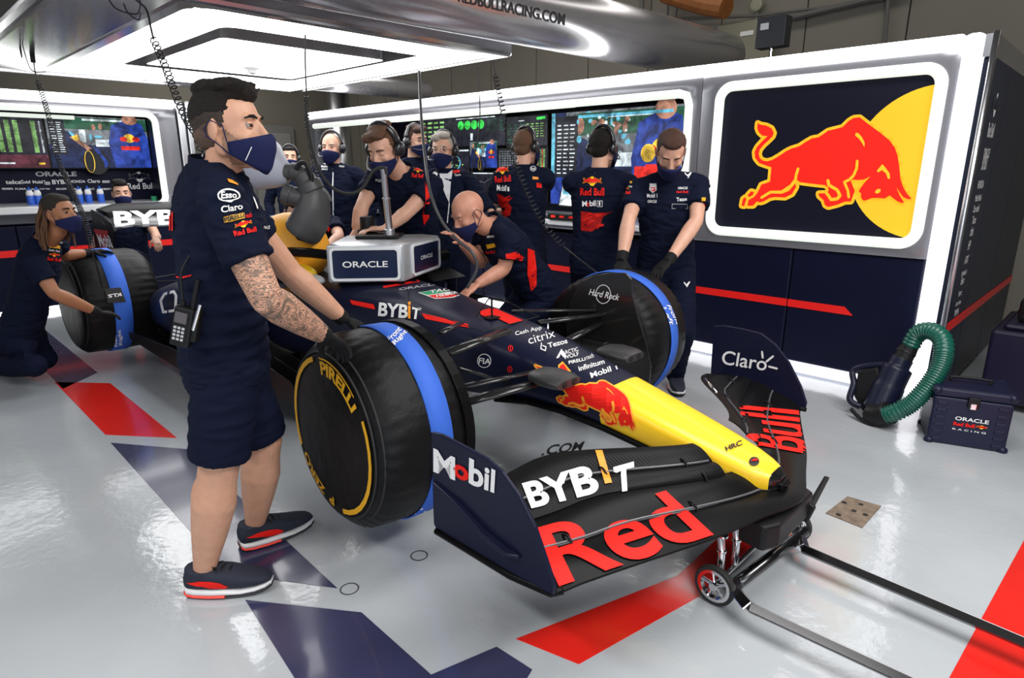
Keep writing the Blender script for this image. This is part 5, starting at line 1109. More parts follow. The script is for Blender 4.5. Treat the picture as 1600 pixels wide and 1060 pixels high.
def brows(t, c, R, s, m, w=.005):
    g = lambda x, y, z: c+R @ V((x*s, y*s, z*s))
    for k in (-1, 1):
        MB().tube([g(.013*k, .0945, .028), g(.028*k, .0935, .0325), g(.040*k, .0875, .0325), g(.051*k, .0745, .027)], [.0035*s, w*s, w*.85*s, .002*s], 8, .55, R @ V((0, 1, 0))).build('eyebrow', m, t, smooth=True)
def hairdo(t, c, R, s, style, m, vox=.005):
    g = lambda x, y, z: c+R @ V((x*s, y*s, z*s)); mb = MB()
    E = lambda x, y, z, a, b, e: mb.ell(g(x, y, z), (a*s, b*s, e*s), R, 20, 14)
    if style in ('short', 'quiff', 'fade', 'side', 'thin'):
        k = {'fade': .0785, 'thin': .0790}.get(style, .0815)
        E(0, -.022, .040, k, .092 if style != 'thin' else .089, .088 if style != 'thin' else .081); E(0, -.045, -.01, .066, .062, .060)
        E(0, .022, .092, .060, .058, .036 if style != 'thin' else .030)
        for q in (-1, 1): E(.0655*q, -.004, .030, .0115, .030, .034)
    if style == 'quiff':
        E(0, .058, .100, .052, .036, .030); E(.02, .02, .118, .05, .055, .026); E(0, -.04, .115, .06, .055, .028)
        for i in range(90):
            x = RC.uniform(-.052, .052); y = RC.uniform(-.08, .085); p = g(x, y, .122-.5*x*x*10-.02*(y < -.04)); mb.tube([p-R @ V((0, .008*s, .008*s)), p+R @ V((x*.08*s, .012*s, .014*s))], [.006*s, .0015], 5)
    if style == 'side':
        E(.03, .060, .090, .045, .034, .028); E(-.02, .05, .105, .05, .045, .026); E(0, -.02, .118, .066, .07, .026)
    if style == 'sides_only':
        for q in (-1, 1): E(.068*q, -.022, .015, .011, .045, .035)
        E(0, -.075, .0, .058, .030, .042)
    if style == 'dreads':
        E(0, -.018, .044, .080, .096, .088); E(0, .02, .088, .058, .058, .035)
        o = mb.build('hair', m, t, smooth=True, voxel=vox, sm=2); dm = MB()
        for i in range(64):
            a = radians(RC.uniform(95, 265)); z0 = RC.uniform(-.02, .06); x0 = sin(a-pi/2+pi)*0
            x = .074*cos(a-pi/2)*1.0; y = -.085*abs(sin(a-pi/2+pi/2))-.0
            an = RC.uniform(-1.9, 1.9); x = sin(an)*.078; y = -.03-cos(an)*.062; b = g(x, y, z0); L = RC.uniform(.13, .22)
            pts = [g(x*.8, y*.8+.01, z0+.03), b]; p = b
            for j in range(6): p = p+V((0, 0, -L/6*s))+R @ V((x*.10+RC.uniform(-.006, .006), y*.12+RC.uniform(-.006, .006), 0))*s*(1 if j < 3 else .3); pts.append(p)
            dm.tube(smoothpath(pts, 3), .0062*s, 6)
        tag(dm.build('dreadlock_strands', mat('dreadlock_hair', (.12, .055, .025), .75, bump=.8, bscale=240, var=.5, vscale=30), t, smooth=True), kind='stuff'); return o
    o = mb.build('hair', m, t, smooth=True, voxel=vox, sm=2)
    rough(o, lambda c: (noise.noise(V((c.x*60, c.y*60, c.z*150)))*.0025+noise.noise(c*30)*.002)*s)
    return o
def headset(t, c, R, s, mic=True):
    g = lambda x, y, z: c+R @ V((x*s, y*s, z*s)); HB = mat('headset_black', (.012, .013, .017), .3, coat=.3)
    MB().tube([g(.094*cos(a), -.012, .012+.132*sin(a)) for a in [radians(8+164*k/20) for k in range(21)]], .012*s, 8, 1.6, R @ V((0, 1, 0))).build('headband', HB, t, smooth=True)
    for k in (-1, 1):
        MB().lathe(g(.076*k, -.010, -.004), R @ V((k, 0, 0)), [(0, .030*s), (.004, .038*s), (.018*s, .040*s), (.030*s, .036*s), (.038*s, .022*s), (.04*s, .004)], 22).build('ear_cup', HB, t, smooth=True)
    if mic: MB().tube(smoothpath([g(.10, 0, -.02), g(.096, .05, -.05), g(.07, .10, -.066), g(.03, .128, -.066)], 4), .0035*s, 6).build('microphone_boom', HB, t)
def crease(o, amp, fr, amp2=0, seed=0):
    def fn(c):
        p = c*fr+V((seed, seed*.7, 0)); n = noise.noise(V((p.x, p.y, p.z*1.9)))+.5*noise.noise(V((p.x, p.y, p.z*2))*2.3)
        return amp*(n+.9*(1-abs(noise.noise(V((p.x*1.3+9, p.y*1.3, p.z*3.2)))*2.2)))
    rough(o, fn)
def ringat(c, r, f, w, d, n=22, e=2.5):
    out = []
    for k in range(n):
        a = 2*pi*k/n; x = abs(cos(a))**(2/e)*(1 if cos(a) > 0 else -1)*w; y = abs(sin(a))**(2/e)*(1 if sin(a) > 0 else -1)*d; out.append(c+r*x+f*y)
    return out
def torso(mb, pel, nk, front, s, tab, ex=0):
    """lofted torso; tab rows (fraction pelvis..neck, half width, half depth, forward shift)"""
    ax = nk-pel; L = ax.length; a = ax.normalized(); r = front.cross(a).normalized(); f = a.cross(r).normalized()
    R_ = []
    for t, w, d, y in tab:
        R_.append(ringat(pel+ax*t+f*y*s, r, f, (w+ex)*s, (d+ex)*s))
    mb.loft(R_); return r, f, a
BODYT = [(-.16, .105, .09, 0), (-.05, .158, .115, 0), (.10, .150, .105, 0), (.34, .138, .098, .005), (.56, .155, .112, .008), (.74, .168, .115, .005), (.88, .150, .092, 0), (.97, .10, .07, 0), (1.04, .058, .056, 0)]
def person(label, head, face, neck, pelvis, front, armR, armL, feet=None, s=1.0, sk=None, hair=('short', None), pitch=0, roll=0, top='polo', bottom='trousers', gloves=False, hs=False, vox=.008, group=None, knees=None, hints=None, curl=.35, detail=False, curlL=None, tw=1.0, open_eyes=True, glasses=False, lanyard=False, shoe='plain', lm=1.0, shs=1.0):
    sk = sk or SK1; Hc = V(head); nk = V(neck); pel = V(pelvis); ff = dirv(front)
    root = thing('person', label, 'person', (pel.x, pel.y, 0), group=group)
    axr = (nk-pel).normalized(); r = ff.cross(axr).normalized(); f = axr.cross(r).normalized()   # r = person's right
    fd = dirv(face)*cos(radians(pitch))+UPV*sin(radians(pitch)); hr, hf, hu = frame(fd)
    Rm = Matrix(((hr.x, hf.x, hu.x), (hr.y, hf.y, hu.y), (hr.z, hf.z, hu.z))) @ Matrix.Rotation(radians(roll), 3, 'Y')
    body = MB(); headprims(body, Hc, Rm, s)
    body.tube([Hc+Rm @ V((0, -.020, -.05))*s, Hc+Rm @ V((0, -.03, -.10))*s*.9+(nk-Hc)*.1, nk-axr*.03*s], [.055*s, .054*s, .064*s], 16)
    torso(body, pel, nk, ff, s*tw, BODYT)
    shl = {1: nk+r*.178*s*tw-axr*.055*s, -1: nk-r*.178*s*tw-axr*.055*s}
    arms = {}
    hn = hints or {}
    for sd, A in ((1, armR), (-1, armL)):
        if A is None: continue
        w = V(A[1]); el = V(A[0]) if A[0] is not None else ik(shl[sd], w, .30*s, .265*s, hn.get(sd, r*sd*.5-UPV-f*.4))
        hd = V(A[2])-w if len(A) > 2 and A[2] is not None else (w-el)
        arms[sd] = (shl[sd], el, w, hd.normalized(), A[3] if len(A) > 3 else None)
        body.ell(shl[sd], (.053*s,)*3, None, 14, 10)
        body.tube([shl[sd]+(nk-shl[sd])*.25, shl[sd], shl[sd].lerp(el, .35), shl[sd].lerp(el, .8), el], [.042*s, .049*s, .050*s*lm, .043*s*lm, .040*s*lm], 14)
        body.tube([el.lerp(shl[sd], .1), el, el.lerp(w, .25), el.lerp(w, .6), el.lerp(w, .92), w], [.040*s*lm, .041*s*lm, .046*s*lm, .039*s*lm, .030*s*lm, .027*s], 14, .92)
    hips = {1: pel+r*.088*s-axr*.04*s, -1: pel-r*.088*s-axr*.04*s}; legs = {}
    if feet is None: feet = {1: (V((pel.x, pel.y, 0))+V((r.x, r.y, 0)).normalized()*.12, ff), -1: (V((pel.x, pel.y, 0))-V((r.x, r.y, 0)).normalized()*.12, ff)}
    for sd in (1, -1):
        ft, fdir = feet[sd]; an = V(ft)+UPV*.085*s
        kn = V(knees[sd]) if knees else ik(hips[sd], an, .44*s, .42*s, ff)
        legs[sd] = (hips[sd], kn, an, V(fdir).normalized())
        if bottom == 'shorts':
            body.tube([hips[sd], hips[sd].lerp(kn, .5), kn.lerp(hips[sd], .1), kn, kn.lerp(an, .15), kn.lerp(an, .35), kn.lerp(an, .6), kn.lerp(an, .88), an, an-UPV*.04*s], [.088*s, .076*s*lm, .062*s*lm, .058*s*lm, .056*s*lm, .064*s*lm, .054*s*lm, .038*s*lm, .038*s, .038*s], 18)
            body.ell(kn+ff*.018*s, (.042*s,)*3, None, 12, 8); bc = kn.lerp(an, .33)-ff*.016*s; body.ell(bc, (.050*s*lm, .050*s*lm, .11*s), None, 14, 10)
            body.ell(an, (.038*s, .038*s, .034*s), None, 12, 8)
        else:
            body.tube([hips[sd], kn, an], [.06*s, .035*s, .03*s], 12)
        body.tube([an-UPV*.02*s-legs[sd][3]*.02*s, V(ft)+UPV*.045*s+legs[sd][3]*.12*s], [.035*s, .03*s], 12)
    for sd, (sh, el, w, hd, pn) in arms.items():
        n = V(pn) if pn is not None else -UPV
        gl = MB(); tgt = gl if gloves else body
        side = -r*sd if pn is None else -r*sd
        hand(tgt, w, hd, n, side, s, curl if sd == 1 or curlL is None else curlL)
        if gloves:
            fr_ = (w-el).normalized(); gl.tube([w-fr_*.045*s, w-fr_*.02*s, w+fr_*.012*s], [.034*s, .033*s, .031*s], 14); gl.build('glove', GLV, root, smooth=True, voxel=.0045 if detail else .006, sm=2)
    bo = body.build('body', sk, root, smooth=True, voxel=vox, sm=3)
    inv = WM[root.name].inverted()
    for k in (-1, 1):    # eye sockets
        e = inv @ (Hc+Rm @ V((.031*k*s, .088*s, .008*s)))
        for v in bo.data.vertices:
            d = (v.co-e).length
            if d < .04*s: v.co -= (Rm @ V((0, 1, 0)))*.005*s*math.exp(-(d/(.0125*s))**2)
    eyes(root, Hc, Rm, s, lid=sk, closed=not open_eyes); mask_o = mask(root, Hc, Rm, s)
    if hair[0] != 'none': h_o = hairdo(root, Hc, Rm, s, hair[0], hair[1], .005)
    if hair[0] in ('quiff', 'short') and detail:
        me = h_o.data; me.materials.append(mat('faded_hair', (.035, .022, .016), .75, bump=.6, bscale=260)); me.materials.append(mat('shaved_hair', (.10, .058, .040), .8, bump=.5, bscale=260)); c0 = WM[root.name].inverted() @ Hc; Ri = Rm.transposed()
        for p in me.polygons:
            q = Ri @ (p.center-c0); h = q.z+.35*max(0, -q.y-.02)
            if abs(q.x) > .045 or q.y < -.06: p.material_index = 2 if h < .018 else (1 if h < .045 else 0)
    if hair[0] != 'dreads' or 1: brows(root, Hc, Rm, s, hair[1] or HAIR)
    if hs: headset(root, Hc, Rm, s)
    # clothes
    sh_ = MB(); ht = (-.12 if detail else -.17) if top == 'polo' else -.24
    T_ = [(ht, .168, .125, 0), (-.05, .176, .132, 0), (.12, .168, .124, 0), (.34, .160, .118, .006), (.56, .168, .124, .008), (.74, .178, .124, .004), (.87, .168, .108, 0), (.94, .135, .092, 0), (.99, .098, .080, 0), (1.02, .074, .072, 0)]
    torso(sh_, pel, nk, ff, s*tw, T_)
    for sd, (a, el, w, hd, pn) in arms.items():
        sh_.ell(a-UPV*.004, (.066*s,)*3, None, 14, 10); sh_.tube([nk+r*sd*.045*s-axr*.004*s, nk+r*sd*.11*s-axr*.022*s, a+UPV*.012*s], [.052*s, .052*s, .056*s], 14)
        if top == 'polo': sh_.tube([a+(nk-a)*.35, a, a.lerp(el, .3), a.lerp(el, .60)], [.058*s, .064*s, .066*s, .071*s], 18)
        else: sh_.tube([a+(nk-a)*.35, a, a.lerp(el, .5), el, el.lerp(w, .5), el.lerp(w, .93)], [.062*s, .069*s, .062*s, .056*s, .050*s, .040*s], 16)
    shirt = sh_.build('shirt' if top == 'polo' else 'jacket', NAVY, root, smooth=True, voxel=vox, sm=3)
    crease(shirt, .0065 if detail else .006, 11 if detail else 9, seed=len(label))
    cn = nk+axr*.020*s; MB().loft([ringat(cn-axr*.02*s, r, f, .078*s, .076*s), ringat(cn+axr*.022*s-f*.006*s, r, f, .066*s, .066*s), ringat(cn+axr*.022*s-f*.006*s, r, f, .061*s, .061*s), ringat(cn-axr*.02*s, r, f, .07*s, .07*s)], cap=False).build('collar', NAVY, root, smooth=True)
    tr = MB(); torso(tr, pel, nk, ff, s*tw, [(-.20, .150, .120, 0), (-.08, .168, .126, 0), (.04, .158, .118, 0)])
    for sd, (hp, kn, an, fdv) in legs.items():
        if bottom != 'shorts': tr.ell(kn, (.080*s,)*3, None, 12, 8)
        if bottom == 'shorts':
            tr.tube([hp+UPV*.03*s, hp.lerp(kn, .35), hp.lerp(kn, .93)], [.100*s, .108*s, .098*s], 22, 1.0)
        else:
            tr.tube([hp+UPV*.02*s, hp.lerp(kn, .4), kn, kn.lerp(an, .5), an-UPV*.02*s], [.098*s, .090*s, .080*s, .066*s, .058*s], 16)
    trs = tr.build('shorts' if bottom == 'shorts' else 'trousers', NAVY2, root, smooth=True, voxel=vox, sm=3); crease(trs, .005, 7, seed=3)
    for sd, (hp, kn, an, fdv) in legs.items(): shoe_(root, an-UPV*.085*s, fdv, s*shs, detail)
    return dict(root=root, shirt=shirt, body=bo, mask=mask_o, R=Rm, c=Hc, arms=arms, legs=legs, r=r, f=f, a=axr, trs=trs)
def shoe_(root, ft, fd, s, detail):
    up = UPV if fd.z > -.5 else V(root['fu']) if 'fu' in root else UPV
    rr, f, u = frame(fd, UPV); heel = ft-f*.065*s
    def P(x, y, z): return heel+f*x*s+rr*y*s+u*z*s
    L = .285
    def outline(x):
        t = x/L; return .033+.017*sin(pi*min(1, t*1.05))**.8-(.0 if t < .8 else (t-.8)**2*.35)+.004*t
    def rg(x, z0, z1, k=1.0, n=16):
        w = outline(x)*k; return [P(x, w*(abs(cos(a))**.7)*(1 if cos(a) > 0 else -1), (z0+z1)/2+(z1-z0)/2*(abs(sin(a))**.7)*(1 if sin(a) > 0 else -1)) for a in [2*pi*q/n for q in range(n)]]
    xs = [.002, .012, .04, .09, .14, .19, .235, .265, .282]
    lift = [.010, .003, 0, 0, .001, .003, .007, .012, .017]
    MB().loft([rg(x, l+.008, l+.034-.010*(i > 4), 1.02 if 0 < i < 8 else .72) for i, (x, l) in enumerate(zip(xs, lift))]).build('midsole', mat('white_midsole', (.72, .72, .73), .5), root, smooth=True, auto=60)
    MB().loft([rg(x, l-.001, l+.011, 1.0 if 0 < i < 8 else .75) for i, (x, l) in enumerate(zip(xs, lift))]).build('outsole', mat('dark_outsole', (.02, .02, .025), .6), root, smooth=True, auto=60)
    MB().loft([rg(x, l+.002, l+.016, 1.08 if 0 < i else .9) for i, (x, l) in enumerate(zip(xs[:5], lift))]).build('heel_outsole', mat('red_outsole', (.85, .05, .03), .5), root, smooth=True, auto=60)
    hz = [.078, .095, .096, .098, .092, .078, .068, .060, .048]
    mb = MB(); mb.loft([rg(x, l+.022, z, .95 if 0 < i < 8 else .7) for i, (x, l, z) in enumerate(zip(xs, lift, hz))])
    mb.tube([P(.055, 0, .05), P(.058, 0, .098)], [.046*s, .043*s], 16, 1.25, f)
    up_ = mb.build('shoe', mat('navy_shoe_mesh', (.014, .018, .035), .8, bump=.3, bscale=200), root, smooth=True, voxel=.005, sm=3)
    if detail:
        lm = MB()
        for k in range(5):
            x = .105+.022*k; z = .106-.007*k-.0010*k*k; lm.tube(smoothpath([P(x, -.026, z-.006), P(x+.004, 0, z+.003), P(x, .026, z-.006)], 4), .0028, 6)
        for q in (-1, 1): lm.tube(smoothpath([P(.10, 0, .100), P(.085, .012*q, .128), P(.10, .032*q, .122), P(.105, .02*q, .100)], 5), .0026, 6); lm.tube(smoothpath([P(.10, 0, .100), P(.115, .03*q, .092), P(.12, .045*q, .062)], 5), .0026, 6)
        lm.build('laces', BLK, root, smooth=True)
        for q in (-1, 1):
            sw = [(.02, .062), (.06, .052), (.10, .040), (.14, .036), (.155, .046), (.13, .062), (.10, .068), (.06, .070)]
            B = bvh(up_); md = MB(); vs, fs = cut2d(poly2d(sw), 6); ok = []; 
            for x, z in vs:
                o = P(x, q*.2, z); loc, no, i, d = B.ray_cast(o, -rr*q); md.v.append((loc if loc else P(x, q*.05, z))+rr*q*.002)
            md.f = fs; md.mi = [0]*len(fs); md.build('side_stripe', RED, root)
    return up_
def G0(p): return V((p.x, p.y, 0))
# ---- the tattooed man standing at the near front wheel
TAT = skin('tattooed_skin', (.60, .32, .21)); _nt = TAT.node_tree; _pb = _nt.nodes['Principled BSDF']
_tc = {} if False else _tc
_c = _nt.nodes.new('ShaderNodeTexCoord'); _n1 = _nt.nodes.new('ShaderNodeTexNoise'); _n1.inputs['Scale'].default_value = 17; _n1.inputs['Detail'].default_value = 6; _n1.inputs['Distortion'].default_value = 1.6
_v = _nt.nodes.new('ShaderNodeTexWave'); _v.wave_type = 'RINGS'; _v.inputs['Scale'].default_value = 30; _v.inputs['Distortion'].default_value = 14; _v.inputs['Detail'].default_value = 4; _v.inputs['Detail Scale'].default_value = 1.8
_cr = _nt.nodes.new('ShaderNodeValToRGB'); _cr.color_ramp.elements[0].position = .36; _cr.color_ramp.elements[0].color = (1, 1, 1, 1); _cr.color_ramp.elements[1].position = .50; _cr.color_ramp.elements[1].color = (0, 0, 0, 1)
_mm = _nt.nodes.new('ShaderNodeMath'); _mm.operation = 'MULTIPLY'; _mx = _nt.nodes.new('ShaderNodeMix'); _mx.data_type = 'RGBA'; _mx.inputs[6].default_value = (.60, .32, .21, 1); _mx.inputs[7].default_value = (.060, .062, .055, 1)
_cr2 = _nt.nodes.new('ShaderNodeValToRGB'); _cr2.color_ramp.elements[0].position = .55; _cr2.color_ramp.elements[1].position = .85
_nt.links.new(_c.outputs['Object'], _n1.inputs['Vector']); _nt.links.new(_c.outputs['Object'], _v.inputs['Vector']); _nt.links.new(_n1.outputs[0], _cr.inputs[0]); _nt.links.new(_v.outputs['Fac'], _cr2.inputs[0])
_ad = _nt.nodes.new('ShaderNodeMath'); _ad.operation = 'MAXIMUM'; _m2 = _nt.nodes.new('ShaderNodeMath'); _m2.operation = 'MULTIPLY'; _m2.inputs[1].default_value = .8
_nt.links.new(_cr.outputs[0], _mm.inputs[0]); _mm.inputs[1].default_value = .85; _nt.links.new(_cr2.outputs[0], _m2.inputs[0]); _nt.links.new(_mm.outputs[0], _ad.inputs[0]); _nt.links.new(_m2.outputs[0], _ad.inputs[1])
_nt.links.new(_ad.outputs[0], _mx.inputs[0]); _nt.links.new(_mx.outputs[2], _pb.inputs['Base Color'])
fgn, fgf = onz(324, 924, 0), onz(402, 850, 0)
M1 = person('tattooed dark-haired man in navy polo and shorts standing at near front wheel', at(359, 203, 1.97), -4, at(336, 268, 2.0), at(350, 545, 2.07), 28,
    (at(416, 466, 1.80), at(506, 524, 2.06), at(560, 560, 2.20), V((.1, .1, -1))), (at(452, 425, 2.36), at(534, 497, 2.46), at(590, 520, 2.52), V((0, 0, -1))),
    feet={1: (fgn, dirv(5)), -1: (fgf, dirv(38))}, knees={1: at(343, 722, 1.99), -1: at(412, 690, 2.26)}, s=1.0, sk=SK2, hair=('quiff', HAIR), bottom='shorts', gloves=True, vox=.0055, detail=True, curl=.45, pitch=2, tw=1.07, lm=1.18, shs=1.1)
# tattoos on the right arm of the standing man
def near_arm(c, J, r=.075):
    for a, b in zip(J[:-1], J[1:]):
        d = b-a; t = max(0, min(1, (c-a).dot(d)/d.length_squared))
        if (c-(a+d*t)).length < r: return True
    return False
_iv = WM[M1['root'].name].inverted(); _a = M1['arms'][1]; J_ = [_iv @ p for p in (_a[0].lerp(_a[1], .55), _a[1], _a[2])]
_me = M1['body'].data; _me.materials.append(TAT)
for p in _me.polygons:
    if near_arm(p.center, J_): p.material_index = 1
# short beard: sideburn and jaw
BRD = skin('bearded_skin', (.30, .16, .10)); _me.materials.append(BRD); _c0 = _iv @ M1['c']; _Ri = M1['R'].transposed()
for p in _me.polygons:
    q = _Ri @ (p.center-_c0)
    if -.13 < q.z < -.004-max(0, q.y-.02)*.9 and abs(q.x) > .03 and q.y > .008-.1*0 and q.y < .075-(q.z+.02)*0 and q.length < .16 and abs(q.x) < .0745: 
        if q.y < .058: p.material_index = 2
def stand(label, head, face, front, lean=0, drop=0, **k):
    s = k.get('s', 1.0); H_ = V(head); ff = dirv(front); nk = H_-UPV*.165*s-dirv(face)*.03*s
    ax = (UPV*cos(radians(lean))+ff*sin(radians(lean))); pel = nk-ax*.57*s; r = ff.cross(UPV)
    for nm, sd in (('armR', 1), ('armL', -1)):
        if nm not in k: sh = nk+r*.178*s*sd-UPV*.055*s; k[nm] = (None, sh-UPV*.50*s+r*.06*sd+ff*.08)
    if drop: k['pel'] = None
    k.pop('pel', None)
    return person(label, H_, face, nk, pel, front, k.pop('armR'), k.pop('armL'), **k)
M2 = person('kneeling man with brown dreadlocks holding near rear tyre cover', at(93, 334, 4.15), -8, at(68, 378, 4.2), at(34, 512, 4.35), 18,
    (at(84, 458, 4.05), at(152, 488, 4.25), at(190, 492, 4.35), V((0, .3, -1))), (at(100, 400, 4.6), at(140, 395, 4.75), at(160, 392, 4.8), V((0, 0, -1))),
    feet={1: (onz(-70, 592), -_r), -1: (onz(-60, 560), -_r)}, knees={1: at(55, 578, 4.2)+V((0, 0, .03)), -1: at(70, 560, 4.5)}, sk=SK3, hair=('dreads', mat('black_hair_short', (.02, .012, .008), .7, bump=.8, bscale=220)), gloves=True, pitch=3, s=1.0)
M3 = stand('dark-haired man sitting behind the rear wing under the red team mark', at(190, 303, 6.35), -55, -50, sk=SK1, hair=('quiff', HAIR), s=1.0,
    armL=(None, at(243, 372, 6.1), at(250, 392, 6.0)), feet={1: (G0(at(175, 405, 5.9)), dirv(-60)), -1: (G0(at(215, 405, 5.9)), dirv(-60))}, knees={1: at(175, 405, 5.9), -1: at(215, 405, 5.9)})
M4 = stand('man with dark hair and headset farthest back near the door', at(453, 247, 7.3), -70, -80, hair=('short', HAIR), hs=True, top='jacket', vox=.010)
M5 = stand('bald man in zipped navy jacket with headset standing behind the blower', at(518, 232, 5.75), -95, -95, hair=('sides_only', HAIR3), hs=True, top='jacket', s=1.03, tw=1.12, sk=SK1)
M12 = stand('man with headset half hidden behind leaning man, beside green data screen', at(650, 222, 5.5), -40, -60, hair=('side', HAIR4), hs=True, top='jacket', vox=.010)
M6 = person('brown-haired man with headset leaning over the cockpit on straight arms', at(600, 233, 4.05), -112, at(628, 272, 4.22), at(655, 395, 4.62), -104,
    (at(566, 322, 4.15), at(556, 358, 4.12), at(548, 376, 4.1)), (at(638, 330, 4.05), at(603, 358, 3.98), at(580, 358, 3.95)), hair=('side', HAIR2), hs=True, s=1.12, pitch=-26, open_eyes=False, sk=SK1, feet={1: (G0(at(640, 400, 4.62)), dirv(-90)), -1: (G0(at(672, 400, 4.62)), dirv(-90))})
M7 = stand('white-haired man with glasses and headset in open navy jacket over white shirt', at(692, 236, 4.85), -100, -92, hair=('side', HAIR3), hs=True, top='jacket', s=1.0, armL=(at(748, 305, 4.75), at(768, 332, 4.6), at(785, 345, 4.6)))
M8 = person('bald man in navy polo bending over the far side of the car', at(733, 333, 3.78), 212, at(768, 352, 3.9), at(842, 452, 4.15), 205,
    (at(752, 410, 4.0), at(722, 380, 3.75), at(706, 366, 3.7), V((-.2, 0, -1))), (at(788, 420, 3.75), at(745, 445, 3.65), at(728, 458, 3.6), V((0, 0, -1))), hair=('none', mat('pale_brow_hair', (.3, .18, .12), .6)), s=1.05, pitch=-30, open_eyes=False, sk=skin('skin_pink', (.58, .27, .18)), tw=1.05)
M9 = stand('sandy-haired man with headset seen from behind, facing the data screens', at(822, 230, 4.85), 50, 72, hair=('short', HAIR2), hs=True, s=1.0, armR=(at(850, 295, 4.9), at(832, 318, 5.1)), armL=(None, at(800, 330, 5.1)))
M10 = stand('dark-haired man with headset seen from behind at the large bright screen', at(942, 232, 4.5), 48, 78, hair=('short', HAIR), hs=True, s=1.03, armR=(at(985, 310, 4.6), at(975, 325, 4.85)), armL=(at(912, 300, 4.6), at(930, 325, 4.9)), tw=1.03)
M11 = person('short-haired man looking down with both gloved hands on far front tyre cover', at(1048, 238, 4.0), -98, at(1044, 280, 4.15), at(1040, 408, 4.30), -96,
    (at(982, 345, 3.98), at(972, 405, 3.86), at(966, 432, 3.80), V((0, 0, -1))), (at(1088, 345, 3.98), at(1045, 408, 3.82), at(1022, 430, 3.74), V((0, 0, -1))), hair=('short', HAIR4), s=1.07, pitch=-42, open_eyes=False, gloves=True, sk=SK1, tw=1.02)
M13 = person('mechanic crouching behind the cooling blower with one bare forearm showing', at(462, 332, 4.8), -60, at(484, 347, 4.98), at(492, 388, 5.5), -75,
    (None, at(446, 395, 4.7)), (at(530, 370, 4.85), at(510, 388, 4.65), at(500, 398, 4.6)), hair=('short', HAIR), s=1.0, pitch=-30)

# ---- prints on the team clothing
def esso(T_, P_, cx, cy, rx, ry):
    stamp('logo_print', T_, P_, WHITE, ring2d(cx, cy, rx, ry, rx*.14), None, 4, .004); txt(T_, P_, 'Esso', cx-rx*.68, cy+ry*.45, cx+rx*.68, cy+ry*.40, ry*1.0, WHITE, .03, 2, .004)
def patch(T_, P_, q, m=ORNG, s=None): stamp('logo_print', T_, P_, m, UNIT, q, 3, .004); s and stamp('lettering', T_, P_, DARK, text2d(s, .03), [(q[0][0]+1, q[0][1]-1), (q[1][0]-1, q[1][1]-1), (q[2][0]-1, q[2][1]+1), (q[3][0]+1, q[3][1]+1)], 2, .006)
def pm(T_, P_, m, *polys): stamp('logo_print', T_, P_, m, poly2d(*polys), None, 4, .004)
S, Pp = M1['shirt'], M1['shirt']
esso(S, Pp, 357, 306, 17, 10); txt(S, Pp, 'Claro', 347, 333, 379, 327, 10, h2=10); patch(S, Pp, [(351, 349), (382, 342), (381, 333), (350, 339)], TY, 'PIRELLI'); rb_logo(S, Pp, 367, 370, 400, 362, 22)
txt(S, Pp, 'rauch', 384, 341, 393, 339, 7, RED); pm(S, Pp, ORNG, [(355, 281), (362, 283), (370, 288), (371, 291), (364, 288), (357, 286)]); txt(S, Pp, 'ORACLE', 411, 358, 421, 358, 5, WHITE)
pm(S, Pp, RED, [(269, 429), (284, 433), (300, 430), (301, 432), (285, 436), (270, 432)]); pm(S, Pp, RED, [(266, 330), (268, 330), (268, 360), (266, 360)], [(270, 332), (272, 332), (272, 361), (270, 361)]); pm(S, Pp, WHITE, [(393, 307), (396, 310), (402, 325), (400, 326)])
stamp('logo_print', S, Pp, WHITE, stroke2d([(268, 384), (273, 400), (267, 399)], .6)); txt(S, Pp, 'HONDA', 306, 240, 317, 246, 4)
stamp('logo_print', M1['mask'], M1['mask'], WHITE, stroke2d([(384, 250), (393, 230)], .7), None, 2)
S = M2['shirt']; esso(S, S, 90, 369, 7, 5); txt(S, S, 'Claro', 79, 379, 97, 381, 5); patch(S, S, [(76, 387), (93, 389), (93, 384), (76, 382)], TY); txt(S, S, 'Cash App', 75, 393, 93, 395, 4); rb_logo(S, S, 73, 407, 94, 409, 14); pm(S, S, RED, [(12, 415), (24, 392), (27, 394), (15, 418)])
S = M6['shirt']; txt(S, S, 'citrix', 641, 252, 656, 248, 6); rb_logo(S, S, 643, 277, 661, 279, 17); txt(S, S, 'MOBIL', 586, 284, 598, 285, 5); pm(S, S, ORNG, [(587, 246), (592, 248), (592, 253), (588, 252)]); stamp('logo_print', S, S, WHITE, ring2d(648, 257, 8, 4, 1), None, 1); pm(S, S, RED, [(664, 285), (671, 300), (670, 340), (662, 352), (660, 335), (665, 315)])
S = M5['shirt']; stamp('zip', S, S, WHITE, stroke2d([(521, 256), (520, 290), (521, 340)], .8), None, 6); txt(S, S, 'Tezos', 527, 261, 538, 262, 4); txt(S, S, 'Mobil', 502, 262, 512, 262, 3.5); pm(S, S, RED, [(528, 252), (539, 253), (538, 256), (529, 256)]); stamp('logo_print', S, S, WHITE, disc2d(508, 254, 4, 3), None, 1); txt(S, S, 'ORACLE', 503, 266, 512, 266, 2.5)
S = M7['shirt']; pm(S, S, mat('white_shirt', (.75, .76, .8), .8), [(685, 258), (694, 262), (704, 256), (707, 266), (704, 290), (702, 318), (694, 300), (688, 280)]); stamp('zip', S, S, WHITE, stroke2d([(702, 318), (699, 348)], .8), None, 4); pm(S, S, ORNG, [(671, 258), (684, 251), (684, 257), (673, 261)]); txt(S, S, 'Mobil', 675, 283, 684, 282, 4); stamp('logo_print', S, S, WHITE, disc2d(680, 272, 4, 4), None, 1); txt(S, S, 'Tezos', 710, 276, 720, 275, 4); pm(S, S, RED, [(708, 267), (718, 266), (718, 270), (708, 271)])
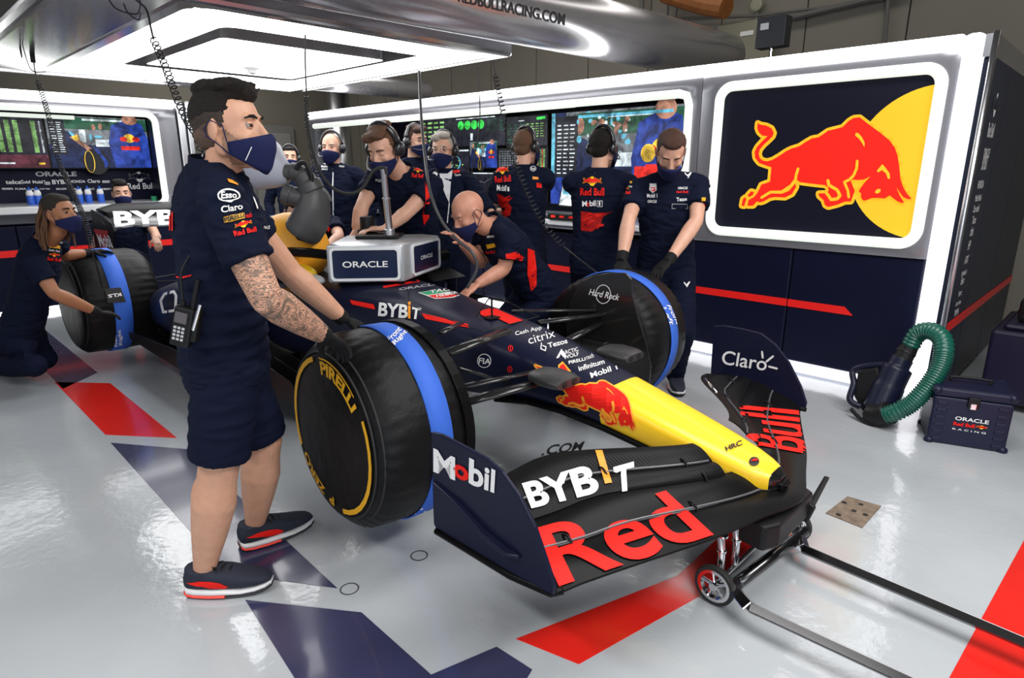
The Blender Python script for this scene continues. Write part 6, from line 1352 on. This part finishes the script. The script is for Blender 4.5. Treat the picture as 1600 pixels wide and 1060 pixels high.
def redblot(S, pts):
    pm(S, S, mat('dark_red_print', (.42, .008, .006), .6, spec=.2), pts); x0 = min(p[0] for p in pts); x1 = max(p[0] for p in pts); y0 = min(p[1] for p in pts); y1 = max(p[1] for p in pts); rn = random.Random(4)
    for k in range(9):
        cx = x0+(x1-x0)*rn.uniform(.1, .6); cy = y0+(y1-y0)*rn.uniform(.1, .85); stamp('logo_print', S, S, RED, stroke2d([(cx-3, cy+3), (cx, cy), (cx+rn.uniform(4, 9), cy-rn.uniform(1, 4))], .9), None, 1, .006)
S = M9['shirt']; rb_logo(S, S, 774, 286, 799, 284, 27); txt(S, S, 'Mobil', 776, 298, 791, 299, 9, bold=.03); txt(S, S, '1', 793, 299, 796, 299, 7); esso(S, S, 833, 264, 5, 4); patch(S, S, [(832, 281), (841, 281), (841, 277), (832, 276)], ORNG); patch(S, S, [(838, 293), (846, 294), (846, 287), (838, 286)], RED)
redblot(S, [(776, 303), (784, 304), (790, 310), (802, 309), (794, 316), (800, 325), (797, 336), (788, 342), (784, 330), (779, 318)])
S = M10['shirt']; rb_logo(S, S, 907, 306, 944, 306, 32); txt(S, S, 'M bil', 910, 323, 931, 322, 9, bold=.03); txt(S, S, 'o', 916.5, 323, 921, 323, 6.5, RED, .03); stamp('logo_print', S, S, WHITE, stroke2d([(933, 314), (941, 314), (941, 323), (933, 323)], .4, True), None, 1); txt(S, S, '1', 935.5, 322, 938, 322, 7); stamp('logo_print', S, S, WHITE, stroke2d([(926, 264), (929, 267), (933, 263), (930, 270)], .8)); txt(S, S, 'HONDA', 924, 254, 939, 256, 3)
redblot(S, [(908, 330), (925, 333), (950, 332), (958, 330), (942, 339), (938, 352), (925, 362), (908, 360)])
S = M11['shirt']; esso(S, S, 992, 267, 7, 5); txt(S, S, 'Claro', 976, 279, 992, 277, 6); patch(S, S, [(977, 287), (988, 287), (988, 282), (977, 281)], TY); txt(S, S, 'Cash App', 975, 293, 988, 294, 4); rb_logo(S, S, 970, 304, 985, 304, 13); txt(S, S, 'Mobil 1', 1011, 309, 1027, 309, 6); txt(S, S, 'ORACLE', 1012, 317, 1026, 317, 4); pm(S, S, WHITE, [(1015, 287), (1026, 287), (1026, 297), (1020, 302), (1015, 297)]); pm(S, S, RED, [(1016, 293), (1025, 293), (1025, 297), (1020, 301), (1016, 297)])
txt(S, S, 'ORACLE', 1059, 296, 1074, 296, 4); txt(S, S, 'Red Bull', 1057, 302, 1075, 302, 4, RED); txt(S, S, 'Tezos', 1057, 315, 1074, 314, 6); stamp('logo_print', S, S, GREY, stroke2d([(1050, 319), (1074, 319), (1074, 326), (1050, 326)], .4, True), None, 1); stamp('logo_print', S, S, WHITE, stroke2d([(1070, 271), (1074, 275), (1080, 270), (1075, 278)], .9)); pm(S, S, ORNG, [(1022, 255), (1023, 270), (1012, 272), (1011, 268), (1016, 264)])
txt(S, S, 'citrix', 1097, 290, 1097, 278, 4) if 0 else None; pm(S, S, TY, [(1096, 309), (1102, 309), (1102, 314), (1096, 314)]); pm(S, S, RED, [(1093, 318), (1102, 318), (1101, 326), (1093, 325)]); stamp('logo_print', M10['trs'], M10['trs'], WHITE, UNIT, [(911, 371), (934, 372), (934, 366), (911, 365)], 3, .004)
S = M8['shirt']; pm(S, S, RED, [(790, 397), (806, 394), (818, 402), (815, 408), (800, 405), (791, 404)]); pm(S, S, RED, [(824, 388), (834, 392), (838, 420), (838, 446), (830, 455), (824, 430)]); txt(S, S, 'citrix', 761, 372, 773, 371, 4); pm(S, S, TY, [(760, 382), (773, 380), (776, 386), (762, 389)]); txt(S, S, 'Red Bull', 759, 397, 774, 396, 5, RED)
S = M13['shirt']; pm(S, S, TY, [(505, 344), (512, 350), (509, 357), (503, 350)]); pm(S, S, RED, [(512, 352), (517, 358), (513, 363), (509, 358)])
stamp('lanyard', M8['shirt'], M8['shirt'], mat('lanyard_gold', (.45, .33, .05), .6), stroke2d([(764, 332), (758, 345), (752, 362)], 1.6), None, 3, .006)
stamp('logo_print', M11['trs'], M11['trs'], WHITE, stroke2d([(1069, 442), (1072, 446), (1077, 441), (1073, 448)], .9))
# radio on the belt of the standing man
A = at(287, 520, 1.85); rd = thing('two_way_radio', 'black two-way radio with keypad clipped to belt of standing man', 'radio', A)
ax_ = (at(301, 478, 1.93)-at(284, 540, 1.93)).normalized(); Rr = Matrix(((_r*1).to_tuple(), (_f*1).to_tuple(), (0, 0, 1))).transposed()
tl = Matrix.Rotation(radians(16), 3, _f); RR = tl @ Rr
ce = at(287, 510, 1.845); lb = lambda x, y, z: ce+RR @ V((x, y, z))
MB().box(ce, (.058, .034, .125), RR).build('radio_body', BLK, rd, bevel=.006); MB().tube([lb(.018, 0, .06), lb(.020, 0, .155)], .0065, 10).build('antenna', BLK, rd); MB().tube([lb(-.012, 0, .06), lb(-.012, 0, .078)], .008, 12).build('knob', BLK, rd)
MB().box(lb(-.004, -.018, .030), (.036, .004, .034), RR).build('screen', mat('radio_screen', (.10, .09, .10), .2), rd, bevel=.001)
for i in range(4):
    for j in range(3): MB().box(lb(-.016+.012*j, -.018, -.002-.012*i), (.008, .004, .007), RR).build('key', GREY, rd)
MB().box(lb(.036, .004, .01), (.018, .030, .10), RR).build('clip', BLK, rd, bevel=.004)
MB().tube([lb(.034, -.010, .0), lb(.044, -.012, .085)], .006, 8).build('chrome_pen', CHROME, rd)
MB().tube(smoothpath([lb(-.012, 0, .075), lb(-.03, .0, .16), lb(-.02, .02, .22)]), .003, 6).build('cable', BLK, rd)
# colourful helmet on the rack behind the waiting crew
hp = V((-9.25, 5.2, 1.565)); hl = thing('racing_helmet', 'colourful yellow red and white racing helmet on the rack beyond', 'helmet', hp)
mb = MB().ell(hp, (.14, .14, .145), None, 26, 18); hb = mb.build('shell', mat('helmet_yellow', (.85, .5, .05), .25, coat=.5), hl, smooth=True)
for m_, pl in ((WHITE, [(548, 252), (575, 250), (578, 258), (550, 262)]), (RED, [(545, 245), (556, 238), (562, 246), (550, 250)]), (BLUE, [(566, 240), (576, 246), (572, 250), (563, 246)]), (DARK, [(552, 252), (568, 251), (569, 256), (554, 257)])): stamp('helmet_print', hb, hl, m_, poly2d(pl), None, 2, .004)
# glasses of the white-haired man
g_ = lambda x, y, z: M7['c']+M7['R'] @ V((x, y, z)); gs = MB()
for k in (-1, 1):
    gs.tube([g_(.032*k+.022*cos(a), .101, .006+.017*sin(a)) for a in [2*pi*i/16 for i in range(17)]], .0018, 6).tube([g_(.054*k, .100, .01), g_(.078*k, .02, .01), g_(.080*k, -.01, .006)], .0018, 6)
gs.tube([g_(-.010, .103, .008), g_(.010, .103, .008)], .0018, 6); gs.build('glasses', CHROME, M7['root'])

# folds around the waist of the standing man's polo
_sh = M1['shirt']; _pz = .93
def _fold(c):
    z = c.z; w = math.exp(-((z-1.02)/.12)**2); a = atan2(c.y, c.x)
    return w*.007*sin(z*115+2.2*sin(a*1.5+1)+3*noise.noise(c*6))
rough(_sh, _fold)
GR = {'person': 'garage crew in navy team clothing', 'tyre cover': 'black tyre covers with blue straps', 'cord': 'black coiled cords hanging from the ceiling', 'duct': 'silver overhead ducts', 'counter': 'white worktops under the screens', 'cable': 'cables hanging from the ceiling'}
for o in bpy.data.objects:
    if o.parent is None and o.get('category') in GR and not o.get('group'): o['group'] = GR[o['category']]
